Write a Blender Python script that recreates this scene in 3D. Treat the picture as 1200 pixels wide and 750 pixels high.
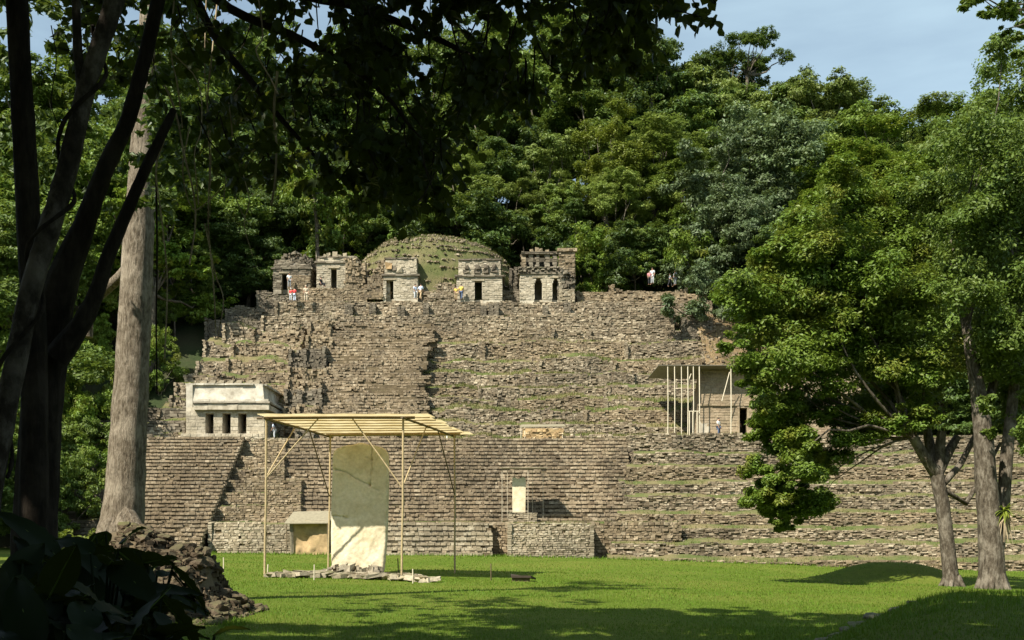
import bpy, math, random
import numpy as np
from mathutils import Vector, Matrix

# ------------------------------------------------------------------ clear, camera, world, sun, exposure
S = bpy.context.scene
C = S.collection
for o in list(bpy.data.objects):
    bpy.data.objects.remove(o)
EYE = 1.9            # eye height above the lawn at the stela
F = 1177.0           # focal length in photograph pixels (1200 wide)
HY = 630.0           # photograph row of the horizon
cam = bpy.data.cameras.new('camera'); cam.lens = 36*F/1200; cam.sensor_width = 36
cam.shift_y = (HY-375)/1200; cam.clip_end = 3000; cam.clip_start = .1
camo = bpy.data.objects.new('camera', cam); C.objects.link(camo)
camo.location = (0, 0, EYE); camo.rotation_euler = (math.radians(90), 0, 0)
S.camera = camo
SUN = np.array([.65, .75, -1.10]); SUN /= np.linalg.norm(SUN)       # the way light travels
EL = math.asin(-SUN[2]); ROT = math.atan2(-SUN[0], -SUN[1])
W = bpy.data.worlds.new('World'); S.world = W; W.use_nodes = True
nt = W.node_tree; nt.nodes.clear()
out = nt.nodes.new('ShaderNodeOutputWorld'); bg = nt.nodes.new('ShaderNodeBackground')
sky = nt.nodes.new('ShaderNodeTexSky'); sky.sky_type = 'NISHITA'; sky.sun_disc = False
sky.sun_elevation = EL; sky.sun_rotation = ROT; sky.air_density = 1.0; sky.dust_density = 1.0; sky.ozone_density = 1.0
tc = nt.nodes.new('ShaderNodeTexCoord'); mp = nt.nodes.new('ShaderNodeMapping'); mp.inputs['Scale'].default_value = (1.0, 1.6, 5.0)
cl = nt.nodes.new('ShaderNodeTexNoise'); cl.inputs['Scale'].default_value = 1.7; cl.inputs['Detail'].default_value = 6; cl.inputs['Roughness'].default_value = .55
cr = nt.nodes.new('ShaderNodeValToRGB'); cr.color_ramp.elements[0].position = .30; cr.color_ramp.elements[1].position = .75
cr.color_ramp.elements[0].color = (.22, .22, .22, 1); cr.color_ramp.elements[1].color = (.72, .72, .72, 1)
mx = nt.nodes.new('ShaderNodeMixRGB'); mx.inputs[2].default_value = (7.0, 9.3, 10.3, 1)
nt.links.new(tc.outputs['Generated'], mp.inputs[0]); nt.links.new(mp.outputs[0], cl.inputs['Vector'])
nt.links.new(cl.outputs[0], cr.inputs[0]); nt.links.new(cr.outputs[0], mx.inputs[0]); nt.links.new(sky.outputs[0], mx.inputs[1])
nt.links.new(mx.outputs[0], bg.inputs[0]); bg.inputs[1].default_value = .062
nt.links.new(bg.outputs[0], out.inputs[0])
sl = bpy.data.lights.new('sun', 'SUN'); sl.energy = 5.0; sl.angle = math.radians(.53); sl.color = (1, .935, .80)
so = bpy.data.objects.new('sun', sl); C.objects.link(so); so.location = (-30, -30, 60)
so.rotation_euler = Vector(SUN).to_track_quat('-Z', 'Y').to_euler()
S.view_settings.view_transform = 'Standard'; S.view_settings.look = 'None'
S.view_settings.exposure = .95; S.view_settings.gamma = 1

# ------------------------------------------------------------------ helpers
rng = np.random.default_rng(7); random.seed(7)
BASE = {}
def P(px, py, D):
    """world point at depth D that the photograph shows at pixel (px, py)"""
    return np.array([(px-600)/F*D, D, EYE+(HY-py)/F*D])
def X(px, D): return (px-600)/F*D
def Z(py, D): return EYE+(HY-py)/F*D
def nrm(v):
    v = np.asarray(v, float); return v/np.maximum(np.linalg.norm(v, axis=-1, keepdims=True), 1e-9)
def vn(seed, scale=1.0):
    k = np.random.default_rng(seed).uniform(-1, 1, 4099)
    def f(x):
        x = np.asarray(x, float)/scale+1000.3; i = np.floor(x).astype(int); t = x-i; t = t*t*(3-2*t)
        return k[i % 4099]*(1-t)+k[(i+1) % 4099]*t
    return f
def vn2(seed, scale=1.0):
    k = np.random.default_rng(seed).uniform(-1, 1, (128, 128))
    def f(x, y):
        x = np.asarray(x, float)/scale+640.3; y = np.asarray(y, float)/scale+640.7
        i = np.floor(x).astype(int); j = np.floor(y).astype(int); a = x-i; b = y-j
        a = a*a*(3-2*a); b = b*b*(3-2*b)
        g = lambda p, q: k[p % 128, q % 128]
        return (g(i, j)*(1-a)+g(i+1, j)*a)*(1-b)+(g(i, j+1)*(1-a)+g(i+1, j+1)*a)*b
    return f

class MB:
    """collects polygons, then links them as ONE mesh object"""
    def __init__(s): s.v = []; s.f = []; s.n = 0
    def add(s, v, f, mat=0, smooth=False):
        v = np.asarray(v, float).reshape(-1, 3); f = np.asarray(f, int)
        if len(v) == 0 or len(f) == 0: return
        s.v.append(v); s.f.append((f+s.n, mat, smooth)); s.n += len(v)
    def grid(s, G, mat=0, smooth=True, wrap=False):
        a, b = G.shape[:2]; idx = np.arange(a*b).reshape(a, b)
        if wrap: idx = np.concatenate([idx, idx[:, :1]], 1)
        q = np.stack([idx[:-1, :-1], idx[:-1, 1:], idx[1:, 1:], idx[1:, :-1]], -1).reshape(-1, 4)
        s.add(G.reshape(-1, 3), q, mat, smooth)
    def box(s, a, b, mat=0, jit=0.0, seed=0):
        x0, y0, z0 = a; x1, y1, z1 = b
        v = np.array([[x0,y0,z0],[x1,y0,z0],[x1,y1,z0],[x0,y1,z0],[x0,y0,z1],[x1,y0,z1],[x1,y1,z1],[x0,y1,z1]], float)
        if jit: v = v+rng.uniform(-jit, jit, v.shape)
        s.add(v, [[3,2,1,0],[4,5,6,7],[0,1,5,4],[1,2,6,5],[2,3,7,6],[3,0,4,7]], mat)
    def hexa(s, v, mat=0):
        s.add(v, [[3,2,1,0],[4,5,6,7],[0,1,5,4],[1,2,6,5],[2,3,7,6],[3,0,4,7]], mat)
    def tube(s, pts, rad, n=8, mat=0, wob=0.0, cap=True):
        p = np.asarray(pts, float); m = len(p); r = np.broadcast_to(np.asarray(rad, float), (m,))
        t = nrm(np.gradient(p, axis=0)); up = np.array([.31, .95, .05]) if abs(t[0][2]) > .7 else np.array([0, 0, 1.])
        a = nrm(np.cross(t, up)); b = np.cross(t, a)
        th = np.linspace(0, 2*np.pi, n, endpoint=False)
        rr = r[:, None]*(1+wob*rng.uniform(-1, 1, (m, n)))
        G = p[:, None]+rr[..., None]*(np.cos(th)[None, :, None]*a[:, None]+np.sin(th)[None, :, None]*b[:, None])
        s.grid(G, mat, True, wrap=True)
        if cap:
            for e, sg in ((0, 1), (-1, -1)):
                c = G[e][::sg]; k = np.arange(n)
                s.add(np.concatenate([c, p[e:e+1] if e == 0 else p[-1:]]), np.stack([k, (k+1) % n, np.full(n, n), np.full(n, n)], -1)[:, :3], mat)
    def build(s, name, mats, parent=None, kind=None, loc=None):
        me = bpy.data.meshes.new(name)
        base = BASE.get(parent.name, np.zeros(3)) if parent is not None else (np.zeros(3) if loc is None else np.asarray(loc, float))
        V = np.concatenate(s.v)-base
        lv = np.concatenate([f.ravel() for f, _, _ in s.f]); tot = np.concatenate([np.full(len(f), f.shape[1]) for f, _, _ in s.f])
        st = np.concatenate([[0], np.cumsum(tot)[:-1]])
        me.vertices.add(len(V)); me.vertices.foreach_set('co', V.astype(np.float32).ravel())
        me.loops.add(len(lv)); me.loops.foreach_set('vertex_index', lv.astype(np.int32))
        me.polygons.add(len(tot)); me.polygons.foreach_set('loop_start', st.astype(np.int32))
        me.polygons.foreach_set('material_index', np.concatenate([np.full(len(f), m) for f, m, _ in s.f]).astype(np.int32))
        me.polygons.foreach_set('use_smooth', np.concatenate([np.full(len(f), sm) for f, _, sm in s.f]))
        me.update(calc_edges=True)
        for m in (mats if isinstance(mats, (list, tuple)) else [mats]): me.materials.append(m)
        o = bpy.data.objects.new(name, me); C.objects.link(o)
        if parent is not None: o.parent = parent
        else: o.location = base
        BASE[o.name] = base
        if kind: o['kind'] = kind
        return o
def thing(name, label, cat, loc=(0, 0, 0), group=None):
    o = bpy.data.objects.new(name, None); C.objects.link(o); o.location = loc; o.empty_display_size = .2
    o['label'] = label; o['category'] = cat
    if group: o['group'] = group
    BASE[o.name] = np.asarray(loc, float); return o
def tag(o, label, cat, group=None):
    o['label'] = label; o['category'] = cat
    if group: o['group'] = group
    return o
def copy_tree(o, parent=None):
    c = o.copy(); C.objects.link(c); c.parent = parent
    BASE[c.name] = BASE.get(o.name, np.zeros(3))
    for ch in list(o.children): copy_tree(ch, c)
    return c
def unlink_tree(o):
    for ch in list(o.children): unlink_tree(ch)
    bpy.data.objects.remove(o)

# ------------------------------------------------------------------ materials
MAT = {}
def newmat(name):
    m = bpy.data.materials.new(name); m.use_nodes = True; n = m.node_tree; b = n.nodes['Principled BSDF']
    MAT[name] = m; return m, n, b
def noise(n, scale, detail=4, rough=.6, vec=None):
    t = n.nodes.new('ShaderNodeTexNoise'); t.inputs['Scale'].default_value = scale; t.inputs['Detail'].default_value = detail; t.inputs['Roughness'].default_value = rough
    if vec is None:
        g = n.nodes.new('ShaderNodeNewGeometry'); vec = g.outputs['Position']
    n.links.new(vec, t.inputs['Vector']); return t.outputs[0]
def ramp(n, src, stops):
    r = n.nodes.new('ShaderNodeValToRGB'); e = r.color_ramp.elements
    while len(e) < len(stops): e.new(.5)
    for k, (p, c) in enumerate(stops):
        e[k].position = p; e[k].color = (*c, 1) if isinstance(c, tuple) else (c, c, c, 1)
    n.links.new(src, r.inputs[0]); return r.outputs[0]
def mix(n, fac, a, b, mode='MIX'):
    m = n.nodes.new('ShaderNodeMixRGB'); m.blend_type = mode
    for k, v in ((0, fac), (1, a), (2, b)):
        if isinstance(v, (int, float)): m.inputs[k].default_value = v if k == 0 else (v, v, v, 1)
        elif isinstance(v, tuple): m.inputs[k].default_value = (*v, 1)
        else: n.links.new(v, m.inputs[k])
    return m.outputs[0]
def math_(n, op, a, b=None):
    m = n.nodes.new('ShaderNodeMath'); m.operation = op; m.use_clamp = op in ('MULTIPLY',)
    for k, v in ((0, a), (1, b)):
        if v is None: continue
        if isinstance(v, (int, float)): m.inputs[k].default_value = v
        else: n.links.new(v, m.inputs[k])
    return m.outputs[0]
def bump(n, b, h, strength=.5, dist=.03):
    k = n.nodes.new('ShaderNodeBump'); k.inputs['Strength'].default_value = strength; k.inputs['Distance'].default_value = dist
    n.links.new(h, k.inputs['Height']); n.links.new(k.outputs[0], b.inputs['Normal'])
def island(n):
    g = n.nodes.new('ShaderNodeNewGeometry'); return g.outputs['Random Per Island'], g

def stone_mat(name, cols, lich=.55, moss=.5, mosscol=(.10, .115, .035), dark=(.06, .052, .04), rough=.95, ochre=None):
    m, n, b = newmat(name); isl, g = island(n)
    k = len(cols); base = ramp(n, isl, [(i/(k-1) if k > 1 else 0, c) for i, c in enumerate(cols)])
    base = mix(n, .75, base, ramp(n, noise(n, 5.5, 6, .7), [(.25, .45), (.5, .9), (.75, 1.35)]), 'MULTIPLY')
    pat = ramp(n, noise(n, .28, 6, .62), [(.44, .0), (.60, 1.)])                 # large dark weathering patches
    pat2 = ramp(n, noise(n, 2.6, 5, .7), [(.40, .1), (.66, 1.)])
    base = mix(n, math_(n, 'MULTIPLY', math_(n, 'MULTIPLY', pat, pat2), lich), base, dark)
    if ochre:
        base = mix(n, math_(n, 'MULTIPLY', ramp(n, noise(n, .45, 4), [(.5, 0.), (.68, 1.)]), .5), base, ochre)
    sx = n.nodes.new('ShaderNodeSeparateXYZ'); n.links.new(g.outputs['Normal'], sx.inputs[0])
    up = ramp(n, sx.outputs[2], [(.35, 0.), (.8, 1.)])
    mo = math_(n, 'MULTIPLY', up, ramp(n, noise(n, .9, 5), [(.36, 0.), (.6, 1.)]))
    base = mix(n, math_(n, 'MULTIPLY', mo, moss), base, mosscol)
    base = mix(n, .8, base, ramp(n, noise(n, .16, 5, .6), [(.32, .72), (.5, 1.0), (.68, 1.3)]), 'MULTIPLY')
    n.links.new(base, b.inputs['Base Color']); b.inputs['Roughness'].default_value = rough; b.inputs['Specular IOR Level'].default_value = .2
    bump(n, b, noise(n, 14, 6, .7), .6, .03)
    return m
stone_mat('terrace_stone', [(0.143,0.110,0.073), (0.280,0.220,0.148), (0.204,0.160,0.107), (0.357,0.293,0.204), (0.175,0.138,0.093), (0.446,0.374,0.270), (0.228,0.186,0.126)], .85, .85)
stone_mat('stair_stone', [(0.162,0.121,0.080), (0.286,0.223,0.147), (0.219,0.168,0.109), (0.344,0.275,0.186), (0.190,0.147,0.096), (0.414,0.339,0.239)], .75, .7)
stone_mat('pale_stone', [(0.242,0.198,0.134), (0.319,0.270,0.193), (0.275,0.229,0.156), (0.385,0.336,0.248), (0.297,0.240,0.163)], .55, .6)
stone_mat('temple_stone', [(0.317,0.273,0.202), (0.405,0.352,0.264), (0.352,0.304,0.220), (0.458,0.405,0.317)], .55, .3)
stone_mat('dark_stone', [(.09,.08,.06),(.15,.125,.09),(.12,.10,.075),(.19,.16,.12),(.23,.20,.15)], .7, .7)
stone_mat('rubble_stone', [(0.177,0.133,0.084), (0.280,0.217,0.139), (0.224,0.171,0.108), (0.375,0.304,0.207), (0.144,0.108,0.071)], .7, .6)
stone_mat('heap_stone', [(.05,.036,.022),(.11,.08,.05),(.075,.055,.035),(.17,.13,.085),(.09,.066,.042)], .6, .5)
stone_mat('ochre_stone', [(.40,.27,.14),(.47,.34,.18),(.35,.23,.12),(.53,.42,.26)], .3, .2)
stone_mat('mural_stone', [(0.338,0.263,0.175), (0.375,0.294,0.200), (0.312,0.244,0.156), (0.400,0.319,0.225)], .5, .2, ochre=(.27,.18,.115))
def plain(name, col, rough=.85, var=.25, scale=3.0, bmp=.3, spec=.25, col2=None, metal=0.0):
    m, n, b = newmat(name)
    c2 = col2 or tuple(c*(1-var) for c in col); c1 = tuple(min(1, c*(1+var*.6)) for c in col)
    base = ramp(n, noise(n, scale, 6, .65), [(.3, c2), (.7, c1)])
    n.links.new(base, b.inputs['Base Color']); b.inputs['Roughness'].default_value = rough; b.inputs['Specular IOR Level'].default_value = spec
    b.inputs['Metallic'].default_value = metal
    bump(n, b, noise(n, scale*4, 5, .7), bmp, .02); return m
plain('stucco', (.48,.43,.34), .9, .35, 1.4, .5, col2=(.24,.205,.15))
plain('white_stucco', (.50,.465,.385), .9, .3, 1.0, .5, col2=(.25,.22,.17))
plain('dark_stucco', (.30,.26,.20), .9, .4, 1.5, .6, col2=(.10,.09,.07))
plain('earth', (.13,.10,.06), 1.0, .5, 2.0, .8)
plain('slope_earth', (.17,.12,.065), 1.0, .45, 1.4, .9)
plain('ochre_earth', (.40,.285,.15), 1.0, .4, 1.6, .7)
plain('interior', (.16,.14,.11), 1.0, .3)
plain('bamboo', (.40,.31,.175), .6, .25, 9.0, .2, .3)
plain('dark_pole', (.13,.095,.055), .7, .3, 9.0, .2, .3)
plain('pale_pole', (.60,.53,.40), .6, .2, 6.0, .2, .3)
plain('white_paint', (.72,.72,.68), .6, .1, 4.0, .1, .3)
plain('lid_dark', (.05,.036,.026), .7, .3, 8.0, .2, .3)
plain('thatch_sheet', (.25,.22,.15), .8, .25, 4.0, .3, .2)
plain('metal_sheet', (.20,.185,.15), .6, .25, 2.0, .2, .4)
plain('skin', (.36,.21,.14), .6, .1, 30.0, .0, .3)
plain('hair', (.02,.015,.012), .6, .2, 30.0, .0, .3)
for nm, c in (('white',(.75,.75,.73)),('pale_blue',(.55,.62,.75)),('red',(.55,.07,.07)),('pink',(.65,.28,.30)),('yellow',(.68,.50,.12)),('beige',(.52,.44,.33)),('jeans',(.08,.11,.18)),('dark',(.04,.04,.045)),('grey',(.28,.29,.31)),('light_grey',(.5,.52,.55)),('tan',(.45,.33,.2))):
    plain('cloth_'+nm, c, .9, .12, 12.0, .1, .1)
# stela limestone
m, n, b = newmat('stela_stone')
base = ramp(n, noise(n, 1.6, 7, .65), [(.3, (.50,.42,.27)), (.5, (.63,.555,.39)), (.72, (.71,.65,.50))])
base = mix(n, .6, base, ramp(n, noise(n, 9, 6, .7), [(.3, .72), (.6, 1.05)]), 'MULTIPLY')
n.links.new(base, b.inputs['Base Color']); b.inputs['Roughness'].default_value = .9; b.inputs['Specular IOR Level'].default_value = .2
bump(n, b, noise(n, 10, 7, .7), .55, .03)
# translucent yellow roof boards
m, n, b = newmat('roof_board')
tcn = n.nodes.new('ShaderNodeTexCoord')
base = ramp(n, noise(n, 2.2, 5, .6), [(.3, (.46,.36,.18)), (.55, (.58,.47,.26)), (.8, (.66,.56,.35))])
n.links.new(base, b.inputs['Base Color']); b.inputs['Roughness'].default_value = .6; b.inputs['Specular IOR Level'].default_value = .2
tr = n.nodes.new('ShaderNodeBsdfTranslucent'); n.links.new(base, tr.inputs[0]); ms = n.nodes.new('ShaderNodeMixShader'); ms.inputs[0].default_value = .72
n.links.new(b.outputs[0], ms.inputs[1]); n.links.new(tr.outputs[0], ms.inputs[2]); n.links.new(ms.outputs[0], n.nodes['Material Output'].inputs[0])
# turf on ledges, lawn, forest floor
def turf(name, g1, g2, dry, dryamt, scale=.35):
    m, n, b = newmat(name)
    base = ramp(n, noise(n, 3.0, 6, .7), [(.3, g1), (.7, g2)])
    base = mix(n, math_(n, 'MULTIPLY', ramp(n, noise(n, scale, 5, .6), [(.42, 0.), (.62, 1.)]), dryamt), base, dry)
    base = mix(n, .6, base, ramp(n, noise(n, 40, 3, .6), [(.3, .55), (.7, 1.2)]), 'MULTIPLY')
    n.links.new(base, b.inputs['Base Color']); b.inputs['Roughness'].default_value = .9; b.inputs['Specular IOR Level'].default_value = .15
    bump(n, b, noise(n, 26, 5, .7), .8, .05); return m
turf('ledge_turf', (.06,.085,.022), (.115,.135,.042), (.19,.155,.08), .95)
turf('lawn_turf', (.062,.098,.008), (.11,.155,.014), (.16,.165,.03), .5, .12)
turf('mound_turf', (.07,.085,.028), (.125,.13,.05), (.19,.155,.085), .8, .3)
turf('forest_floor', (.022,.035,.012), (.04,.055,.02), (.07,.055,.03), .6, .2)
def leaf_mat(name, cols, trans=.35, rough=.5, spec=.35, fresh=None):
    m, n, b = newmat(name); isl, g = island(n)
    base = ramp(n, isl, [(i/(len(cols)-1), c) for i, c in enumerate(cols)])
    oi = n.nodes.new('ShaderNodeObjectInfo')
    hs = n.nodes.new('ShaderNodeHueSaturation'); n.links.new(base, hs.inputs['Color'])
    n.links.new(ramp(n, oi.outputs['Random'], [(0., .78), (1., 1.2)]), hs.inputs['Value'])
    n.links.new(ramp(n, noise(n, .45, 3), [(.3, .485), (.7, .51)]), hs.inputs['Hue'])
    c = hs.outputs[0]
    if fresh: c = mix(n, math_(n, 'MULTIPLY', ramp(n, noise(n, .6, 3), [(.52, 0.), (.66, 1.)]), .8), c, fresh)
    n.links.new(c, b.inputs['Base Color']); b.inputs['Roughness'].default_value = rough; b.inputs['Specular IOR Level'].default_value = spec
    tr = n.nodes.new('ShaderNodeBsdfTranslucent'); n.links.new(mix(n, .35, c, (.20,.24,.02)), tr.inputs[0]); ms = n.nodes.new('ShaderNodeMixShader'); ms.inputs[0].default_value = trans
    n.links.new(b.outputs[0], ms.inputs[1]); n.links.new(tr.outputs[0], ms.inputs[2]); n.links.new(ms.outputs[0], n.nodes['Material Output'].inputs[0]); return m
leaf_mat('leaf_dark', [(0.047,0.085,0.018), (0.081,0.134,0.026), (0.063,0.110,0.026)])
leaf_mat('leaf_mid', [(0.088,0.144,0.023), (0.148,0.218,0.036), (0.113,0.179,0.030)])
leaf_mat('leaf_olive', [(0.141,0.194,0.043), (0.208,0.271,0.065), (0.169,0.229,0.051)])
leaf_mat('leaf_silver', [(0.079,0.120,0.049), (0.121,0.167,0.075), (0.095,0.137,0.057)], .25)
leaf_mat('leaf_bright', [(0.101,0.169,0.018), (0.166,0.256,0.032), (0.128,0.208,0.023)], fresh=(.20,.205,.03))
leaf_mat('leaf_yellow', [(0.137,0.183,0.023), (0.205,0.248,0.034), (0.167,0.213,0.029)])
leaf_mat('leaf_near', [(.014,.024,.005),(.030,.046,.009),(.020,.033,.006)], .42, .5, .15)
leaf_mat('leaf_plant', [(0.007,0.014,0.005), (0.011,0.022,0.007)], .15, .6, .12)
leaf_mat('grass_lawn', [(.062,.13,.007),(.112,.21,.014),(.085,.168,.010),(.15,.215,.03)], .35, .6, .2)
leaf_mat('grass_ledge', [(.075,.105,.02),(.13,.155,.042),(.20,.175,.075),(.16,.15,.055)], .3, .7, .15)
def bark_mat(name, c1, c2, c3, scale=6.0, sz=.25, bmp=1.0, dist=.05):
    m, n, b = newmat(name); g = n.nodes.new('ShaderNodeNewGeometry'); mpn = n.nodes.new('ShaderNodeMapping'); mpn.inputs['Scale'].default_value = (1, 1, sz)
    n.links.new(g.outputs['Position'], mpn.inputs[0]); v = mpn.outputs[0]
    f = noise(n, scale, 8, .7, v)
    base = ramp(n, f, [(.32, c1), (.5, c2), (.66, c3)])
    base = mix(n, math_(n, 'MULTIPLY', ramp(n, noise(n, 1.3, 5, .65), [(.5, 0.), (.68, 1.)]), .6), base, tuple(min(1, c*1.5) for c in c3))
    n.links.new(base, b.inputs['Base Color']); b.inputs['Roughness'].default_value = .95; b.inputs['Specular IOR Level'].default_value = .15
    bump(n, b, f, bmp, dist); return m
bark_mat('bark_grey', (.05,.038,.026), (.185,.15,.108), (.31,.265,.205), 17.0, .25, 1.0, .10)
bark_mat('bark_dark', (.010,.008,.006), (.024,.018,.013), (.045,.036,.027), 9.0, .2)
bark_mat('bark_mottled', (.015,.012,.009), (.045,.036,.028), (.14,.12,.10), 5.0, .6)
bark_mat('bark_pale', (.028,.022,.016), (.09,.074,.054), (.20,.175,.14), 8.0, .35, 1.0, .07)
bark_mat('bark_forest', (.04,.032,.022), (.09,.075,.055), (.16,.14,.11), 6.0, .3)
bark_mat('vine', (.17,.13,.08), (.32,.25,.16), (.45,.37,.25), 9.0, .3, .5, .02)

# ------------------------------------------------------------------ ground and hill
_g1 = vn2(3, 7.0); _g2 = vn2(4, 2.2)
def sstep(a, b, x):
    t = np.clip((np.asarray(x, float)-a)/(b-a), 0, 1); return t*t*(3-2*t)
def gz(x, y):
    x = np.asarray(x, float); y = np.asarray(y, float)
    xc = np.clip(x, -45, 45); yc = np.clip(y, 10, 85)
    z = -.03-.0215*xc+.005*(yc-43)+.30*sstep(60, 78, yc)*np.exp(-((xc-2)/16)**2)
    z = z+.06*_g1(x, y)+.02*_g2(x, y)
    # low bank at the right foreground
    e = x-(4.7+.47*(y-17.5))
    bank = sstep(-.6, 3.2, e)*(1-sstep(19, 27, y))*1.15*sstep(2, 10, y)
    # mound under the tree on the right
    mo = 1.0*np.exp(-(((x-20.5)/3.3)**2+((y-54)/2.6)**2)**1.5)
    # rise below the foreground plants on the left
    le = .9*sstep(-4.0, -8.5, x)*(1-sstep(13, 19, y))
    return z+bank+mo+le
def axis(lo, hi, c0, c1, fine, coarse):
    return np.unique(np.concatenate([np.arange(c0, c1, fine), np.linspace(lo, c0, coarse), np.linspace(c1, hi, coarse)]))
gx = axis(-900, 900, -42, 48, .45, 24); gy = axis(-300, 1400, 3, 84, .45, 24)
A, B = np.meshgrid(gx, gy)
mb = MB(); mb.grid(np.stack([A, B, gz(A, B)], -1)); mb.build('lawn', MAT['lawn_turf'], kind='structure')
HYS = [60, 76, 80, 82, 93, 96, 112, 117, 160, 190, 260, 420, 700]
HZS = [-3, -2.2, -1.2, .4, 7.6, 8.0, 22.6, 26.2, 55, 66, 74, 74, 40]
_h1 = vn2(11, 14); _h2 = vn2(12, 4)
def hz(x, y):
    x = np.asarray(x, float); y = np.asarray(y, float)
    yy = y-6*sstep(34, 70, x)+4*sstep(-60, -120, x)
    h = np.interp(yy, HYS, HZS)
    open_ = 1-(sstep(-36, -30, x)*(1-sstep(30, 60, x)))*(1-sstep(116, 124, y))
    side = sstep(-34, -60, x)*2.0
    return h+(1.6*_h1(x, y)+.4*_h2(x, y))*open_*sstep(74, 90, y)*.8+side*sstep(74, 84, y)
gx = axis(-500, 500, -90, 90, 1.6, 22); gy = axis(60, 700, 74, 165, 1.6, 30)
A, B = np.meshgrid(gx, gy)
mb = MB(); mb.grid(np.stack([A, B, hz(A, B)], -1)); mb.build('hill', MAT['forest_floor'], kind='structure')

# ------------------------------------------------------------------ masonry
def wall(mb, p0, p1, z0, ztop, hs=(.17, .27), ws=(.24, .55), depth=.3, jit=.05, off=None, gap=.012, corner=.03, drop=.02, mat=0, zmin=None):
    """courses of separate stones between two plan points, outward normal to the right of p0->p1"""
    p0 = np.asarray(p0, float); p1 = np.asarray(p1, float); L = np.linalg.norm(p1-p0)
    if L < .05: return
    u = (p1-p0)/L; n = np.array([u[1], -u[0]])
    zt = ztop if callable(ztop) else (lambda s: np.full_like(s, ztop))
    zmax = float(np.max(zt(np.linspace(0, L, 64)))); z = z0
    V = []
    while z < zmax-.04:
        h = rng.uniform(*hs)
        if zmax-(z+h) < hs[0]*.6: h = max(zmax-z, .05)
        cnt = int(L/np.mean(ws))+3
        w = rng.uniform(ws[0], ws[1], cnt); e = np.cumsum(w)-rng.uniform(0, ws[0])
        e = np.clip(e, 0, L); e = np.unique(np.concatenate([[0], e]))
        a, b = e[:-1], e[1:]; c = (a+b)/2; k = (b-a) > .06
        zc = zt(c); k &= (z+h*.55 < zc) & (rng.random(len(c)) > drop)
        if zmin is not None: k &= z+h*.5 > zmin(c)
        a, b, c = a[k], b[k], c[k]
        if len(c):
            hh = h*rng.uniform(.82, 1.0, len(c)); o = rng.uniform(-jit, jit, len(c))+(off(c, z) if off else 0)
            q = np.empty((len(c), 8, 3))
            for i, (s, t, d) in enumerate(((0,0,0),(1,0,0),(1,1,0),(0,1,0),(0,0,1),(1,0,1),(1,1,1),(0,1,1))):
                uu = np.where(s, b-gap, a+gap)+rng.uniform(-corner, corner, len(c))*(d == 0)
                zz = z+gap*.5+t*(hh-gap)+rng.uniform(-corner, corner, len(c))*.6*(d == 0)
                dd = o-d*depth+(rng.uniform(-corner, corner, len(c)) if d == 0 else 0)
                q[:, i, 0] = p0[0]+u[0]*uu+n[0]*dd; q[:, i, 1] = p0[1]+u[1]*uu+n[1]*dd; q[:, i, 2] = zz
            V.append(q)
        z += h
    if not V: return
    q = np.concatenate(V); m = len(q); base = (np.arange(m)*8)[:, None]
    f = np.array([[0,1,2,3],[3,2,6,7],[1,5,6,2],[4,0,3,7],[4,5,1,0]])
    mb.add(q.reshape(-1, 3), (base[:, None, :]+f[None]).reshape(-1, 4), mat)
def rubble(mb, pts, size, mat=0, sq=.7):
    """loose stones: squashed eight-corner blocks with knocked corners, random turn"""
    pts = np.asarray(pts, float); m = len(pts); s = np.broadcast_to(size, (m,))[:, None]*rng.uniform(.55, 1.25, (m, 3))*np.array([1, .85, sq])
    c = np.array([[-1,-1,-1],[1,-1,-1],[1,1,-1],[-1,1,-1],[-1,-1,1],[1,-1,1],[1,1,1],[-1,1,1]], float)*.5
    v = c[None]*s[:, None]*rng.uniform(.65, 1.1, (m, 8, 1))
    th = rng.uniform(0, 6.28, m); tl = rng.uniform(-.35, .35, m)
    x = v[..., 0]*np.cos(th)[:, None]-v[..., 1]*np.sin(th)[:, None]; y = v[..., 0]*np.sin(th)[:, None]+v[..., 1]*np.cos(th)[:, None]
    z = v[..., 2]+x*np.sin(tl)[:, None]
    v = np.stack([x, y, z], -1)+pts[:, None]
    f = np.array([[3,2,1,0],[4,5,6,7],[0,1,5,4],[1,2,6,5],[2,3,7,6],[3,0,4,7]])
    mb.add(v.reshape(-1, 3), ((np.arange(m)*8)[:, None, None]+f[None]).reshape(-1, 4), mat)
def blades(mb, pts, h, w, lean=.5, mat=0):
    pts = np.asarray(pts, float); m = len(pts)
    if m == 0: return
    a = rng.uniform(0, 6.28, m); d = np.stack([np.cos(a), np.sin(a), np.zeros(m)], -1); p = np.stack([-d[:, 1], d[:, 0], d[:, 2]], -1)
    hh = (h*rng.uniform(.5, 1.3, m))[:, None]; ln = (rng.uniform(.1, 1, m)*lean)[:, None]
    ww = np.broadcast_to(w, (m,))[:, None]
    v = np.stack([pts-p*ww, pts+p*ww, pts+d*hh*ln+np.array([0, 0, 1])*hh], 1)
    mb.add(v.reshape(-1, 3), np.arange(m*3).reshape(-1, 3), mat)

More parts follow.
